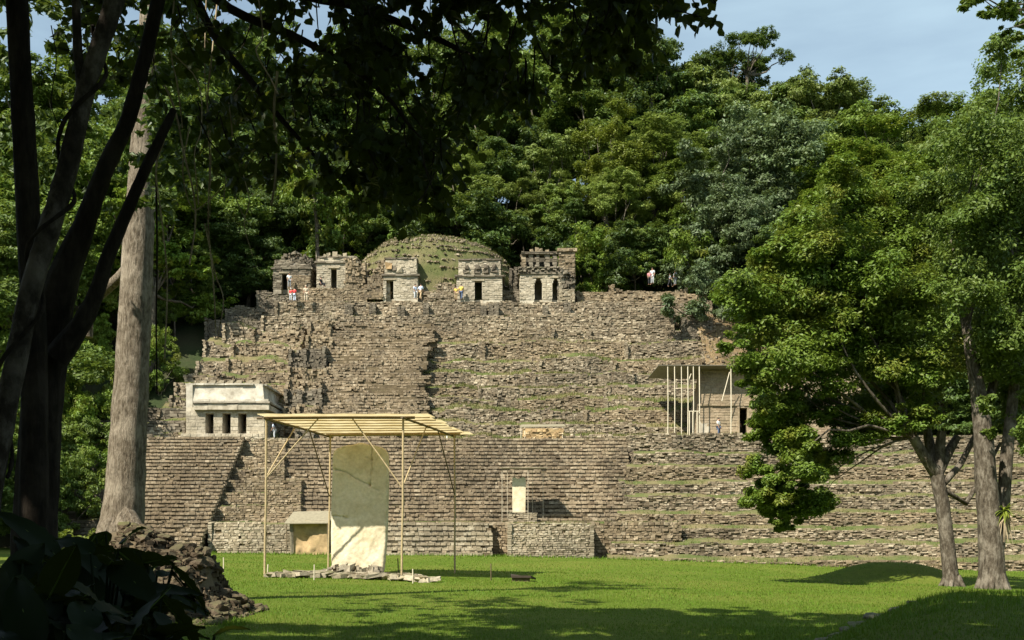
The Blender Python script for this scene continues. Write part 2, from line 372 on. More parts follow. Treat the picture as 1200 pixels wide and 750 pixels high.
COUNT = [0]
def terrace(par, x0, x1, yf, zb, zt, back, seed=0, stone='terrace_stone', grass=14, dy=.35, dz=.22, batter=.12, rough=.07, hs=(.14, .25), ws=(.2, .5), sides='rl', drop=.012, loose=.5, label=None, taper=(0, 0), gh=.22, rise=.0):
    """one terrace: earth core with a turf top, a facing of single stones, grass along the ledge"""
    COUNT[0] += 1; sd = 1000+COUNT[0]*7+seed
    ny, ny2, nz_ = vn(sd, 3.7), vn(sd+1, .9), vn(sd+2, 2.3)
    Y = lambda x: yf+dy*(.7*ny(x)+.3*ny2(x)); edge = lambda x: np.clip(np.minimum(x-x0, x1-x), 0, 1)
    T = lambda x: zt+dz*(nz_(x)-.3)-taper[0]*np.exp(-(x-x0)/1.2)-taper[1]*np.exp(-(x1-x)/1.2)
    n = max(3, int((x1-x0)/.5)); xs = np.linspace(x0, x1, n); h = zt-zb
    run = min(back, 2.2); prof = [(.16, zb-.7, 0), (.10+batter*h, -.12, 1), (.16+batter*h+.22*run, .02+.3*rise, 1), (.16+batter*h+.6*run, .03+.72*rise, 1), (.16+batter*h+run, .05+rise, 1)]
    if back > 2.2: prof.append((.16+back, .06+rise, 1))
    G = np.empty((len(prof), n, 3))
    for i, (o, z, rel) in enumerate(prof):
        G[i, :, 0] = xs+(.1 if 0 else 0); G[i, :, 1] = Y(xs)+o; G[i, :, 2] = (T(xs)+z+(.05*rng.uniform(-1, 1, n) if i > 1 else 0)) if rel else z
    G[:, 0, 0] += .12; G[:, -1, 0] -= .12
    mb = MB(); mb.grid(G[:2], 0, False); mb.grid(G[1:], 1, True)
    for e in (0, -1):
        a = G[:, e]; low = a.copy(); low[:, 2] = zb-.7
        mb.grid(np.stack([a, low]), 0, False)
    o = mb.build('terrace', [MAT['earth'], MAT['ledge_turf']], par)
    if label: o['label'] = label
    mb = MB()
    wall(mb, (x0, yf), (x1, yf), zb-.3, lambda s: T(x0+s), hs=hs, ws=ws, jit=rough, off=lambda s, z: yf-Y(x0+s)-batter*(z-zb), drop=drop, corner=.04)
    Ls = max(back*1.0, .6)
    if 'r' in sides: yy = float(Y(np.array([x1]))[0]); wall(mb, (x1, yy+.05), (x1, yy+Ls), zb-.3, float(T(np.array([x1-.1]))[0]), hs=hs, ws=ws, jit=rough, drop=drop)
    if 'l' in sides: yy = float(Y(np.array([x0]))[0]); wall(mb, (x0, yy+Ls), (x0, yy+.05), zb-.3, float(T(np.array([x0+.1]))[0]), hs=hs, ws=ws, jit=rough, drop=drop)
    k = int((x1-x0)*loose)
    if k:
        lx = rng.uniform(x0, x1, k); q = rng.random(k); ly = Y(lx)+batter*h+.1+q*run
        rubble(mb, np.stack([lx, ly, T(lx)+.03+rise*np.minimum(1, 1.15*q)], -1), rng.uniform(.15, .38, k))
    if mb.n: mb.build('facing_stones', MAT[stone], o, 'stuff')
    k = int((x1-x0)*grass*1.6)
    if k:
        gx_ = rng.uniform(x0+.1, x1-.1, k); pt = vn(sd+5, 1.6)(gx_); pt2 = vn(sd+6, .5)(gx_)
        gx_ = gx_[(pt+.6*pt2+rng.uniform(-.5, .5, k)) > -.4]; k = len(gx_)
        if k:
            q = rng.random(k)**1.2; gy_ = Y(gx_)+batter*h+.04+q*run
            mb = MB(); blades(mb, np.stack([gx_, gy_, T(gx_)-.06+rise*np.minimum(1, 1.15*q)], -1), gh, .028*(gh/.2), .8)
            # weeds rooted in the joints of the face
            kk = int((x1-x0)*h*2.2)
            wx = rng.uniform(x0, x1, kk); wz = rng.uniform(zb, zt, kk); ok = vn2(sd+8, 1.5)(wx, wz) > .15; wx, wz = wx[ok], wz[ok]
            blades(mb, np.stack([wx, Y(wx)+batter*(wz-zb)-.03, wz], -1), .16, .022, 1.5)
            mb.build('ledge_grass', MAT['grass_ledge'], o, 'stuff')
    return o
def stairway(par, x0, x1, y0, z0, y1, z1, n, stone='stair_stone', dx0=0.0, dx1=0.0, label=None, ext=(0, 0), wob=.06, ws=(.25, .6), core='earth', grass=4, endj=0.0, jit_=.04, nose=.04):
    """a flight of n separate steps, each a bed of earth faced with one course of stones"""
    mb = MB(); mb.hexa([[x0+.3,y0+.5,z0-1],[x1-.3,y0+.5,z0-1],[x1+dx1-.3,y1+1.2,z0-1],[x0+dx0+.3,y1+1.2,z0-1],[x0+.3,y0+.5,z0-.4],[x1-.3,y0+.5,z0-.4],[x1+dx1-.3,y1+.9,z1-.5],[x0+dx0+.3,y1+.9,z1-.5]])
    st = mb.build('stairway', MAT[core], par)
    if label: st['label'] = label
    h = (z1-z0)/n; d = (y1-y0)/n
    for i in range(n):
        a, b = x0+dx0*i/n, x1+dx1*i/n; y = y0+d*i; z = z0+h*i
        sd = 5000+COUNT[0]; COUNT[0] += 1; f1, f2, fz = vn(sd, 2.6), vn(sd+3, .8), vn(sd+4, 2.0)
        if endj: a += rng.uniform(-endj, endj*.3); b += rng.uniform(-endj*.4, endj)
        Y = lambda s: wob*(1.2*f1(s)+.7*f2(s))
        mb = MB()
        mb.box((a+.15, y+.2, z-.5), (b-.15, y+d+.35, z+h-.045), 0)
        wall(mb, (a, y), (b, y), z-.02, lambda s: z+h+.03*fz(s), hs=(h*.48, h*.54), ws=ws, depth=.4, jit=jit_, off=lambda s, zz: -Y(s)+(nose if zz > z+.3*h else -nose), corner=.022, drop=.03, mat=1)
        # paving of the tread
        wall(mb, (b, y+.34), (b, y+d), z-.02, z+h-.01, mat=1); wall(mb, (a, y+d), (a, y+.34), z-.02, z+h-.01, mat=1)
        k = int((b-a)*grass)
        if k:
            gx_ = rng.uniform(a+.2, b-.2, k); gx_ = gx_[vn(sd+9, 1.3)(gx_)+rng.uniform(-.4, .4, k) > .1]
            blades(mb, np.stack([gx_, np.full(len(gx_), y+.25)+rng.uniform(0, max(.05, d-.2), len(gx_)), np.full(len(gx_), z+h-.06)], -1), .17, .022, .9, 2)
        mb.build('step', [MAT[core], MAT[stone], MAT['grass_ledge']], st)
    return st

# ------------------------------------------------------------------ the stepped acropolis
pyr = thing('stepped_pyramid', 'huge weathered stone pyramid of grassy terraces and stairways rising behind the lawn', 'pyramid', (0, 78, 0))
# right-hand terraces
rt = [652, 633, 615, 597, 578, 562, 543, 527, 508]; zprev = -1.0
for i, py in enumerate(rt):
    D = 77+1.8*i; z = Z(py, D); xl = X(712+3.6*i+(0 if i < 2 else 6*math.sin(i*2.1)), D)
    terrace(pyr, xl, 62, D, zprev, z-(.24 if i < 8 else 0), 2.2 if i < 8 else 11, grass=30, rise=.34 if i < 8 else 0, dy=.3, dz=.16, batter=.14, rough=.10, drop=.03, stone='terrace_stone' if i % 3 else 'rubble_stone', hs=(.11, .19), ws=(.2, .52), sides='rl', loose=.25, label='lowest terrace on the right' if i == 0 else ('wide top terrace on the right carrying the building' if i == 8 else None))
    zprev = z-.05
# low wall blocks at the foot
zl = Z(612, 80.2); xb_l = X(240, 79)
terrace(pyr, xb_l+.1, X(386, 79.4), 79.4, .2, zl, 3.6, grass=14, dy=.06, dz=.06, batter=.10, rough=.035, stone='pale_stone', label='low plain wall at the foot left of the stela')
terrace(pyr, X(595, 77.4), X(696, 77.4), 77.4, -.3, Z(613, 77.4), 4.5, grass=16, dy=.05, dz=.05, batter=.10, rough=.04, stone='pale_stone', hs=(.12, .2), ws=(.18, .4), label='low plain wall block at the foot right of the stela')
terrace(pyr, X(386, 79.3), 13.5, 79.6, -.3, zl+.02, 3.4, grass=22, dy=.1, dz=.08, stone='rubble_stone', sides='')
# lower steps
stairway(pyr, X(386, 76.6), X(577, 76.6), 76.6, -.05, 79.6, zl-.05, 8, label='short broad flight at the foot right of the stela', stone='pale_stone', wob=.08)
# main stairway
zm = Z(514, 93)
stairway(pyr, X(338, 93)-.2, 10.5, 82.5, zl, 93.3, zm, 22, label='broad main stairway rising above the grass ledge', ws=(.22, .55), wob=.07)
terrace(pyr, X(330, 95), 14, 93.3, zm-1, zm+.06, 3.2, grass=26, dy=.1, dz=.06, sides='')
# left staircase block below the white building
zt3 = Z(513, 91.4)
stairway(pyr, -32.8, X(240, 79), 76.9, .55, 91.0, zt3, 31, label='steep left stairway below the white three-doored building', wob=.03, ws=(.25, .5), grass=1, jit_=.03)
# stepped blocks right of that stairway, standing back behind its flank
xb = X(240, 79); DS = lambda z: 76.9+(z-.55)*(14.1/(zt3-.55))
zk = zl-.1
for k, (py, pxr) in enumerate(((592, 352), (577, 352), (562, 353), (548, 333), (534, 333), (515, 334))):
    z = Z(py, DS(zk)+2.0); D = DS(z)+(.15 if k < 3 else .3); z = Z(py, D)
    terrace(pyr, xb-.4, X(pxr, D), D, zk-.7, z, 9 if k in (2, 5) else 3.0, grass=8, dy=.05, dz=.05, batter=.05, rough=.04, stone='rubble_stone', label='one of the stepped blocks beside the left stairway')
    zk = z
terrace(pyr, X(187, 94), X(337, 94), 91.5, zt3-1.2, zt3, 12, grass=4, dy=.05, dz=.04, stone='pale_stone', label='platform under the white three-doored building')
# far left steps in the shade, which is also put into dark stone
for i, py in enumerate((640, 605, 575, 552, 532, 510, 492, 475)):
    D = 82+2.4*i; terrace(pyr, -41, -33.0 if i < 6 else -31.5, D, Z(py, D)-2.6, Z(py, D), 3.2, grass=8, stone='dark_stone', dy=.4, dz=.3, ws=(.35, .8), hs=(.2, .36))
# upper mass
up = [(505, 96.0), (490, 97.7), (475, 99.3), (462, 100.9), (447, 102.7), (431, 104.5), (416, 106.2), (396, 108.2), (378, 109.9)]
R_end = [815, 818, 816, 818, 838, 843, 826, 838, 832]; L_end = [170, 172, 186, 200, 206, 216, 232, 238, 262]
zp = zm-.6
for i, (py, D) in enumerate(up):
    z = Z(py, D); r = random.Random(i)
    cuts = [474+r.uniform(-16, 22), 600+r.uniform(-50, 50), 720+r.uniform(-40, 40), R_end[i]]
    for k in range(3):
        dd = r.uniform(-.25, .35)+((1.0 if i < 7 else .3) if k == 0 else 0); terrace(pyr, X(cuts[k], D), X(cuts[k+1], D), D+dd*.8, zp-.6, z-.32+r.uniform(-.12, .12), 3.2, rise=r.choice((.35, .55, .75)), gh=.30, grass=58 if i < 7 else 30, dy=.5, dz=.32, batter=.26, rough=.10, drop=.045, loose=1.5, stone='terrace_stone' if (i+k) % 4 else 'rubble_stone', hs=(.12, .22), ws=(.2, .52))
    cuts = [L_end[i], 262+r.uniform(-15, 15) if i < 6 else L_end[i]+35, (330 if i < 2 else 362)+r.uniform(-12, 8)]
    for k in range(2):
        dd = r.uniform(-.5, .3); terrace(pyr, X(cuts[k], D), X(cuts[k+1], D), D+dd-.4, zp-1.0, z-.3+r.uniform(-.25, .2), 3.4, rise=r.choice((.3, .6, .9)), grass=24, dy=.6, dz=.5, batter=.32, rough=.11, drop=.05, loose=1.6, stone='rubble_stone' if k else 'terrace_stone', hs=(.15, .3), ws=(.2, .55))
    zp = z-.05
# two ruined buttresses left of the upper stairway
for (xa, xc, d0, rows) in ((331, 345, -.5, (2, 7)), (350, 371, -1.1, (0, 9))):
    for i in range(*rows):
        py, D = up[i]; t = (i-0)/8
        terrace(pyr, X(xa+t*14, D), X(xc+t*22+3*math.sin(i*3), D), D+d0-.8, Z(py, D)-2.6, Z(py, D)+.15+.3*math.sin(i*2.3), 3.2, grass=6, dy=.25, dz=.3, batter=.25, rough=.14, drop=.08, stone='dark_stone' if i % 3 == 0 else 'rubble_stone', hs=(.18, .32))
# upper stairway, fine worn steps
stairway(pyr, X(356, 95), X(484, 95), 95.6, zm-.1, 110.4, Z(378, 110)-.05, 40, label='worn upper stairway left of centre', dx0=.9, dx1=.4, endj=1.2, wob=.3, ws=(.18, .5), grass=6, nose=.0, jit_=.09)
# top platform with its low front wall
zq = Z(352, 112)
terrace(pyr, X(305, 110.5), X(700, 110.5), 110.5, Z(378, 110)-2.5, Z(367, 110.6), 2.4, grass=12, dy=.2, dz=.2, rough=.09)
terrace(pyr, X(322, 112), X(835, 112), 112, Z(378, 110)-.4, zq, 9, grass=9, dy=.2, dz=.14, rough=.08, loose=1.2, label='top terrace carrying the row of temples')
for px, w in ((404, .9), (433, .7), (466, .8), (496, .6), (563, .7), (573, .5), (579, .5), (636, .6), (661, .7)):
    terrace(pyr, X(px, 111.4), X(px, 111.4)+w, 111.2, Z(372, 111), Z(356+random.uniform(-3, 4), 111), .9, grass=0, dy=.03, dz=.05, stone='dark_stone', loose=0)
# raised left platform
zr = Z(338, 113.5)
terrace(pyr, X(352, 113), X(430, 113), 113, zq-.3, zr, 9, grass=6, dy=.1, dz=.08, rough=.05, stone='rubble_stone', label='raised platform below the crenellated temple')
terrace(pyr, X(300, 114), X(352, 114), 114, zq-.6, Z(341, 114), 8, grass=10, dy=.4, dz=.35, stone='dark_stone')
terrace(pyr, X(240, 112), X(330, 112), 111.5, Z(400, 111), Z(372, 111.5), 6, grass=12, dy=.6, dz=.5, stone='dark_stone')
terrace(pyr, X(262, 113), X(335, 113), 113.2, Z(378, 112), Z(357, 113), 6, grass=10, dy=.6, dz=.5, stone='dark_stone')
# right-hand ruined walls
terrace(pyr, X(676, 114), X(722, 114), 114.2, zq-.3, Z(338, 114), 5, grass=6, dy=.15, dz=.3, stone='rubble_stone', loose=2)
terrace(pyr, X(715, 113.5), X(828, 113.5), 113.4, zq-.4, Z(343, 113.4), 4, grass=8, dy=.7, dz=.5, batter=.5, rough=.16, drop=.1, stone='rubble_stone', loose=4)
terrace(pyr, X(716, 115), X(806, 115), 115.2, Z(345, 114)-.5, Z(333, 115), 6, grass=8, dy=.6, dz=.5, batter=.5, rough=.16, drop=.1, stone='rubble_stone', loose=4)
terrace(pyr, X(690, 110.8), X(790, 110.8), 110.6, Z(384, 110)-.2, Z(366, 110.8), 3, grass=12, dy=.3, dz=.3, rough=.1)
terrace(pyr, X(800, 109.5), X(836, 109.5), 109.8, Z(402, 108), Z(372, 109.5), 5, grass=10, dy=.3, dz=.4, stone='dark_stone')
# earth slope falling away on the right
mb = MB(); gxs = np.linspace(X(822, 108), X(915, 112), 40); tt = np.linspace(0, 1, 34)
G = np.empty((34, 40, 3)); n1, n2 = vn2(71, 1.6), vn2(72, .5)
for j, t in enumerate(tt):
    G[j, :, 0] = gxs; yy = 103.5+t*12
    G[j, :, 1] = yy; zz = np.interp(yy, [103.5, 106, 109, 112, 116], [Z(436, 103.5), Z(412, 106), Z(386, 109), Z(358, 112), Z(345, 116)])
    G[j, :, 2] = zz-.06*np.maximum(0, gxs-X(812, 110))**1.7+.35*n1(gxs, yy)+.14*n2(gxs, yy)-.5
mb.grid(G); o = mb.build('earth_slope', MAT['slope_earth'], pyr)
k = 900; ii, jj = rng.integers(0, 34, k), rng.integers(0, 40, k); mb = MB(); rubble(mb, G[ii, jj]+rng.uniform(-.2, .2, (k, 3))*[1, 1, 0], rng.uniform(.15, .45, k)); mb.build('loose_stones', MAT['rubble_stone'], o, 'stuff')
ii, jj = rng.integers(0, 34, 2600), rng.integers(0, 40, 2600); mb = MB(); blades(mb, G[ii, jj]+rng.uniform(-.2, .2, (2600, 3))*[1, 1, 0], .28, .03, .9); mb.build('slope_grass', MAT['grass_ledge'], o, 'stuff')
# grassy rubble dome behind the temples
mnd = thing('rubble_mound', 'grassy dome of rubble behind the middle temples on the top terrace', 'mound', (X(510, 121), 121, zq))
cx, cy = X(508, 121), 122.0; th = np.linspace(0, 2*np.pi, 73)[:-1]; rr = np.linspace(0, 1, 28)
n1, n2 = vn2(81, 2.2), vn2(82, .6); ztop = Z(284, 121)
G = np.empty((28, 72, 3))
for j, r in enumerate(rr):
    G[j, :, 0] = cx+10.4*r*np.cos(th); G[j, :, 1] = cy+8.0*r*np.sin(th)
    G[j, :, 2] = zq-.6+(ztop-zq+.6)*(1-r**4.0)**.5 if r < 1 else zq-.8
    G[j, :, 2] += (.3*n1(G[j, :, 0], G[j, :, 1])+.12*n2(G[j, :, 0], G[j, :, 1]))*(r > 0)
mb = MB(); mb.grid(G, wrap=True); o = mb.build('dome', MAT['mound_turf'], mnd)
for D_, z_a, z_b in ((113.6, 350, 341), (114.3, 343, 333)): terrace(mnd, X(491, D_), X(533, D_), D_, Z(z_a, D_)-.4, Z(z_b, D_), 2.2, grass=24, rise=.4, dy=.3, dz=.3, rough=.1, stone='terrace_stone', loose=3)
k = 9500; ii = (27*np.sqrt(rng.random(k))).astype(int); jj = rng.integers(0, 72, k); pts = G[ii, jj]+rng.uniform(-.3, .3, (k, 3))*[1, 1, .1]
ring = np.sin(pts[:, 2]*5.2+n1(pts[:, 0], pts[:, 1])*2) > -.45
mb = MB(); rubble(mb, pts[ring], rng.uniform(.14, .34, ring.sum()), sq=.6); mb.build('loose_stones', MAT['terrace_stone'], mnd, 'stuff')
k = 15000; ii = (27*np.sqrt(rng.random(k))).astype(int); jj = rng.integers(0, 72, k); mb = MB(); blades(mb, G[ii, jj]+rng.uniform(-.4, .4, (k, 3))*[1, 1, 0], .24, .03, .9); mb.build('mound_grass', MAT['grass_ledge'], mnd, 'stuff')

# ------------------------------------------------------------------ temples
def temple(name, label, x, y, z, w, d, h, doors, frieze=1.4, stone='temple_stone', core='stucco', cor='dark_stone', group='small temples on the top terrace', inset=.25, rake=.0, arch=False, rough=.035, hs=(.18, .26), ws=(.3, .6), fstone=None, top=True):
    """masonry cell: separate walls round a real room, door openings, cornice slabs, upper frieze, roof. x is the left end of the front"""
    t = thing(name, label, 'temple', (x+w/2, y, z), group); e = .7
    mb = MB()
    ed = [0.0]
    for c, ww, hh in doors: ed += [c-ww/2, c+ww/2]
    ed.append(w)
    for i in range(0, len(ed), 2): mb.box((x+ed[i]+.02, y+.05, z-.6), (x+ed[i+1]-.02, y+e, z+h), 0)
    for c, ww, hh in doors: mb.box((x+c-ww/2-.02, y+.06, z+hh), (x+c+ww/2+.02, y+e-.01, z+h-.003), 0)
    mb.box((x+.03, y+e, z-.6), (x+e, y+d, z+h-.004), 0); mb.box((x+w-e, y+e, z-.6), (x+w-.03, y+d, z+h-.004), 0)
    mb.box((x+e, y+d-e, z-.6), (x+w-e, y+d-.01, z+h-.006), 0); mb.box((x+e, y+e, z-.5), (x+w-e, y+d-e, z+.01), 0)
    mb.box((x+.02, y+.04, z+h), (x+w-.02, y+d, z+h+.2), 0)
    o = mb.build('wall', MAT[core], t)
    mb = MB()
    for i in range(0, len(ed), 2): wall(mb, (x+ed[i], y), (x+ed[i+1], y), z-.1, z+h, hs=hs, ws=ws, jit=rough, depth=.2, corner=.02)
    for c, ww, hh in doors: wall(mb, (x+c-ww/2, y), (x+c+ww/2, y), z+hh+.2, z+h, hs=hs, ws=ws, jit=rough, depth=.2, corner=.02)
    wall(mb, (x+w, y+.05), (x+w, y+d), z-.1, z+h, hs=hs, ws=ws, jit=rough, depth=.2); wall(mb, (x, y+d), (x, y+.05), z-.1, z+h, hs=hs, ws=ws, jit=rough, depth=.2)
    mb.build('facing_stones', MAT[stone], o, 'stuff')
    for c, ww, hh in doors:
        mb = MB(); mb.box((x+c-ww/2-.25, y-.07, z+hh), (x+c+ww/2+.25, y+.3, z+hh+.2), 0, .02); mb.build('lintel', MAT['pale_stone'], t)
        mb = MB()
        for sx in (-1, 1): mb.box((x+c+sx*ww/2-.03, y+.02, z), (x+c+sx*ww/2+.03, y+e-.02, z+hh-.003), 0)
        if arch:
            for k in range(2):
                g = .10+.10*k
                for sx in (-1, 1): xa = x+c+sx*(ww/2+.0); mb.box((min(xa, xa-sx*g), y+.03, z+hh-.55+.27*k), (max(xa, xa-sx*g), y+e-.04, z+hh-.55+.27*(k+1)-.01), 0)
        mb.build('door_jamb', MAT[core], t)
    mb = MB(); wall(mb, (x-.2, y-.18), (x+w+.2, y-.18), z+h+.0, z+h+.22, hs=(.2, .22), ws=(.5, 1.1), jit=.05, depth=.5, corner=.04)
    wall(mb, (x+w+.2, y-.13), (x+w+.2, y+d), z+h, z+h+.22, hs=(.2, .22), ws=(.5, 1.1), jit=.05, depth=.4)
    wall(mb, (x-.2, y+d), (x-.2, y-.13), z+h, z+h+.22, hs=(.2, .22), ws=(.5, 1.1), jit=.05, depth=.4); mb.build('cornice', MAT[cor], t, 'stuff')
    if frieze:
        zf = z+h+.21; n = inset
        mb = MB(); mb.hexa([[x+n,y+n+.05,zf],[x+w-n,y+n+.05,zf],[x+w-n,y+d-n,zf],[x+n,y+d-n,zf],[x+n+rake,y+n+rake+.05,zf+frieze],[x+w-n-rake,y+n+rake+.05,zf+frieze],[x+w-n-rake,y+d-n-rake,zf+frieze],[x+n+rake,y+d-n-rake,zf+frieze]], 0)
        fo = mb.build('frieze', MAT[core], t); mb = MB(); rk = rake/frieze
        ofs = lambda s, zz: np.full_like(s, -rk*(zz-zf))
        wall(mb, (x+n, y+n), (x+w-n, y+n), zf, zf+frieze, hs=hs, ws=ws, jit=rough*1.5, depth=.2, off=ofs)
        wall(mb, (x+w-n, y+n), (x+w-n, y+d-n), zf, zf+frieze, hs=hs, ws=ws, jit=rough*1.5, depth=.2, off=ofs)
        mb.build('facing_stones', MAT[fstone or stone], fo, 'stuff')
        if top:
            mb = MB(); nn = n+rake-.12; zz = zf+frieze
            wall(mb, (x+nn, y+nn), (x+w-nn, y+nn), zz, zz+.2, hs=(.18, .2), ws=(.4, .9), jit=.07, depth=.6, corner=.05); wall(mb, (x+w-nn, y+nn), (x+w-nn, y+d-nn), zz, zz+.2, hs=(.18, .2), ws=(.4, .9), jit=.07, depth=.5, corner=.05)
            mb.box((x+nn+.2, y+nn+.2, zz-.05), (x+w-nn-.2, y+d-nn-.2, zz+.16)); mb.build('roof', MAT[cor], t)
            k = int(w*5); mb = MB(); rubble(mb, np.stack([rng.uniform(x+nn+.3, x+w-nn-.3, k), rng.uniform(y+nn+.2, y+d-nn-.5, k), np.full(k, zz+.25)], -1), rng.uniform(.2, .45, k)); mb.build('roof_rubble', MAT[cor], t, 'stuff')
    return t
def heap(par, x0, x1, y0, y1, z0, top, n, stone='dark_stone', name='rubble', s=(.25, .55)):
    px = rng.uniform(x0, x1, n); py = rng.uniform(y0, y1, n); t = top(px); q = rng.random(n)
    mb = MB(); rubble(mb, np.stack([px, py, z0+np.maximum(0, t-z0)*q], -1), rng.uniform(*s, n)); return mb.build(name, MAT[stone], par, 'stuff')
def lumps(par, name, lst, mat):
    for (a, b, mt) in lst:
        mb = MB(); mb.box(a, b, 0, .06); mb.build(name, MAT[mt or mat], par)
q = 1177/113.6
def TX(px, D=113.6): return X(px, D)
# 1: mossy temple on the far left, tree shade put into its dark stone
D = 114.6; zt = Z(338, D)
t = temple('ruined_temple', 'mossy temple coloured dark as if shaded, rounded ruined roof, leftmost of the hilltop row', TX(320, D), D, zt, 4.3, 4, 2.2, [(1.3, .7, 1.7)], frieze=1.1, stone='dark_stone', core='dark_stucco', rake=.75, inset=.05, rough=.07, top=False)
heap(t, TX(324, D), TX(365, D), D+.6, D+3, zt+2.3, lambda s: zt+2.3+2.0*np.sqrt(np.maximum(0, 1-((s-TX(345, D))/2.2)**2)), 330)
mb = MB(); wall(mb, (TX(338, D), D-.12), (TX(364, D), D-.12), zt-.1, zt+1.5, hs=(.18, .26), ws=(.3, .6), depth=.1, jit=.03); mb.build('pale_facing', MAT['rubble_stone'], t, 'stuff')
# 2: crenellated temple on its platform
D = 114.2; zt = Z(337, D)
t = temple('ruined_temple', 'pale temple with stubby roof crenellations and a crumbled right end, on the raised platform', TX(371, D), D, zt, 4.6, 4.2, 2.75, [(1.95, .75, 2.2)], frieze=.45, inset=.1, stone='temple_stone')
for k, px in enumerate((381, 385, 392, 396, 404)):
    mb = MB(); mb.box((TX(px, D)-.22, D+.3, zt+3.4), (TX(px, D)+.2, D+.7, zt+3.85+.4*((k*37) % 3)/2), 0, .10); mb.build('crenellation', MAT['pale_stone'], t)
heap(t, TX(405, D), TX(428, D), D-.25, D+3.5, zt-.1, lambda s: zt+3.4-1.0*np.maximum(0, (s-TX(412, D))/1.6)**2, 420, 'rubble_stone')
mb = MB(); wall(mb, (TX(405, D), D-.3), (TX(428, D), D-.1), zt-.1, lambda s: zt+3.3-.42*s, hs=(.22, .34), ws=(.3, .6), jit=.12, depth=.4); wall(mb, (TX(428, D), D-.1), (TX(428, D), D+4), zt-.1, zt+2.5, hs=(.22, .34), ws=(.3, .6), jit=.1); mb.build('crumbled_end', MAT['rubble_stone'], t, 'stuff')
# 3: temple half buried in rubble
D = 113.0; zt = Z(349, D)
t = temple('ruined_temple', 'temple with its left half collapsed into a rubble slope, in front of the grassy dome', TX(449, D), D, zt, 3.9, 4.5, 2.45, [(.75, .88, 2.0)], frieze=1.75, inset=.12, rake=.12, core='stucco')
mb = MB(); wall(mb, (TX(430, D), D-.2), (TX(449.5, D), D-.1), zt-.2, lambda s: zt+2.2+1.15*s, hs=(.2, .34), ws=(.25, .55), jit=.14, depth=.5, off=lambda s, z: np.full_like(s, -.3*(z-zt))); mb.build('collapsed_wall', MAT['rubble_stone'], t, 'stuff')
heap(t, TX(430, D), TX(455, D), D+.5, D+4, zt, lambda s: zt+2.6+1.1*(s-TX(430, D)), 500, 'rubble_stone')
for a, mt in ((455, 'ochre_stone'), (460, 'dark_stone'), (468, 'temple_stone')):
    mb = MB(); mb.box((TX(a, D)-.3, D-.12, zt+2.9+.2*(a % 3)), (TX(a, D)+.35, D+.2, zt+3.5+.15*(a % 4)), 0, .12); mb.build('carving', MAT[mt], t)
# 4: square temple with carved niches
D = 113.0; zt = Z(350, D)
t = temple('ruined_temple', 'square temple with three dark carved niches above its doorway, right of the grassy dome', TX(535, D), D, zt, 5.15, 4.6, 2.45, [(2.45, .9, 2.0)], frieze=1.7, inset=.18, rake=.08)
for k, a in enumerate((547, 560, 570, 579)):
    mb = MB(); xx = TX(a, D); mb.box((xx-.36, D-.02, zt+2.95), (xx+.3, D+.35, zt+3.35), 0, .12); mb.box((xx-.2, D-.14, zt+3.3), (xx+.2, D+.3, zt+3.8), 0, .1); mb.build('carving', MAT['dark_stone'], t)
terrace(pyr, TX(588), TX(608), 114.6, zt-.3, zt+1.5, 4, grass=0, stone='dark_stone', dy=.2, dz=.2)
terrace(pyr, TX(597), TX(606), 117, zt+.5, zt+4.8, 2, grass=0, stone='dark_stone', dy=.1, dz=.3)
# 5: temple with a tall roof comb
D = 113.0; zt = Z(350, D)
t = temple('ruined_temple', 'two-doored temple crowned by a tall roof comb of dark pillars, rightmost of the row', TX(609, D), D, zt, 5.0, 4.6, 2.75, [(2.1, .92, 2.35), (4.05, .8, 2.35)], frieze=.0, arch=True)
mb = MB(); wall(mb, (TX(607, D), D-.25), (TX(657, D), D-.25), zt+2.95, zt+3.55, hs=(.18, .22), ws=(.22, .45), jit=.14, depth=.5, corner=.07); mb.box((TX(609, D), D, zt+2.93), (TX(657, D), D+4.3, zt+3.4)); mb.build('frieze', MAT['dark_stone'], t)
for k, a in enumerate((613, 622, 630, 641, 650)):
    mb = MB(); xx = TX(a, D+1.6)
    for j in range(7): mb.box((xx-.3+.07*((j*5+k) % 3), D+1.5, zt+3.4+.29*j), (xx+.3-.06*((j*3+k) % 3), D+2.1, zt+3.4+.29*(j+1)-.02), 0, .04)
    mb.build('comb_pillar', MAT['dark_stone' if k else 'rubble_stone'], t)
mb = MB(); wall(mb, (TX(611, D), D+1.3), (TX(656, D), D+1.3), zt+5.4, zt+5.72, hs=(.14, .2), ws=(.4, .8), jit=.06, depth=.8); mb.box((TX(612, D), D+1.6, zt+5.42), (TX(655, D), D+2.4, zt+5.65)); mb.box((TX(612, D), D+2.9, zt+3.3), (TX(655, D), D+3.6, zt+5.4)); mb.build('comb_lintel', MAT['dark_stone'], t)
for a, hh in ((623, .3), (630, .5), (634, .4), (642, .25)):
    mb = MB(); mb.box((TX(a, D)-.22, D+1.5, zt+5.7), (TX(a, D)+.2, D+2, zt+5.7+hh), 0, .06); mb.build('finial', MAT['rubble_stone'], t)
mb = MB(); mb.box((TX(656, D)+.1, D+1.05, zt+2.6), (TX(675, D), D+4.2, zt+6.0)); o = mb.build('tower_block', MAT['earth'], t)
mb = MB(); wall(mb, (TX(655, D), D+.95), (TX(674, D), D+.95), zt+2.4, zt+5.9, hs=(.18, .28), ws=(.25, .5), jit=.06); wall(mb, (TX(674, D), D+.95), (TX(674, D), D+4), zt+1, zt+5.9, jit=.06); wall(mb, (TX(653, D), D+.75), (TX(677, D), D+.75), zt+5.55, zt+5.95, hs=(.16, .22), ws=(.4, .7), jit=.06, depth=.5)
mb.build('facing_stones', MAT['rubble_stone'], o, 'stuff')
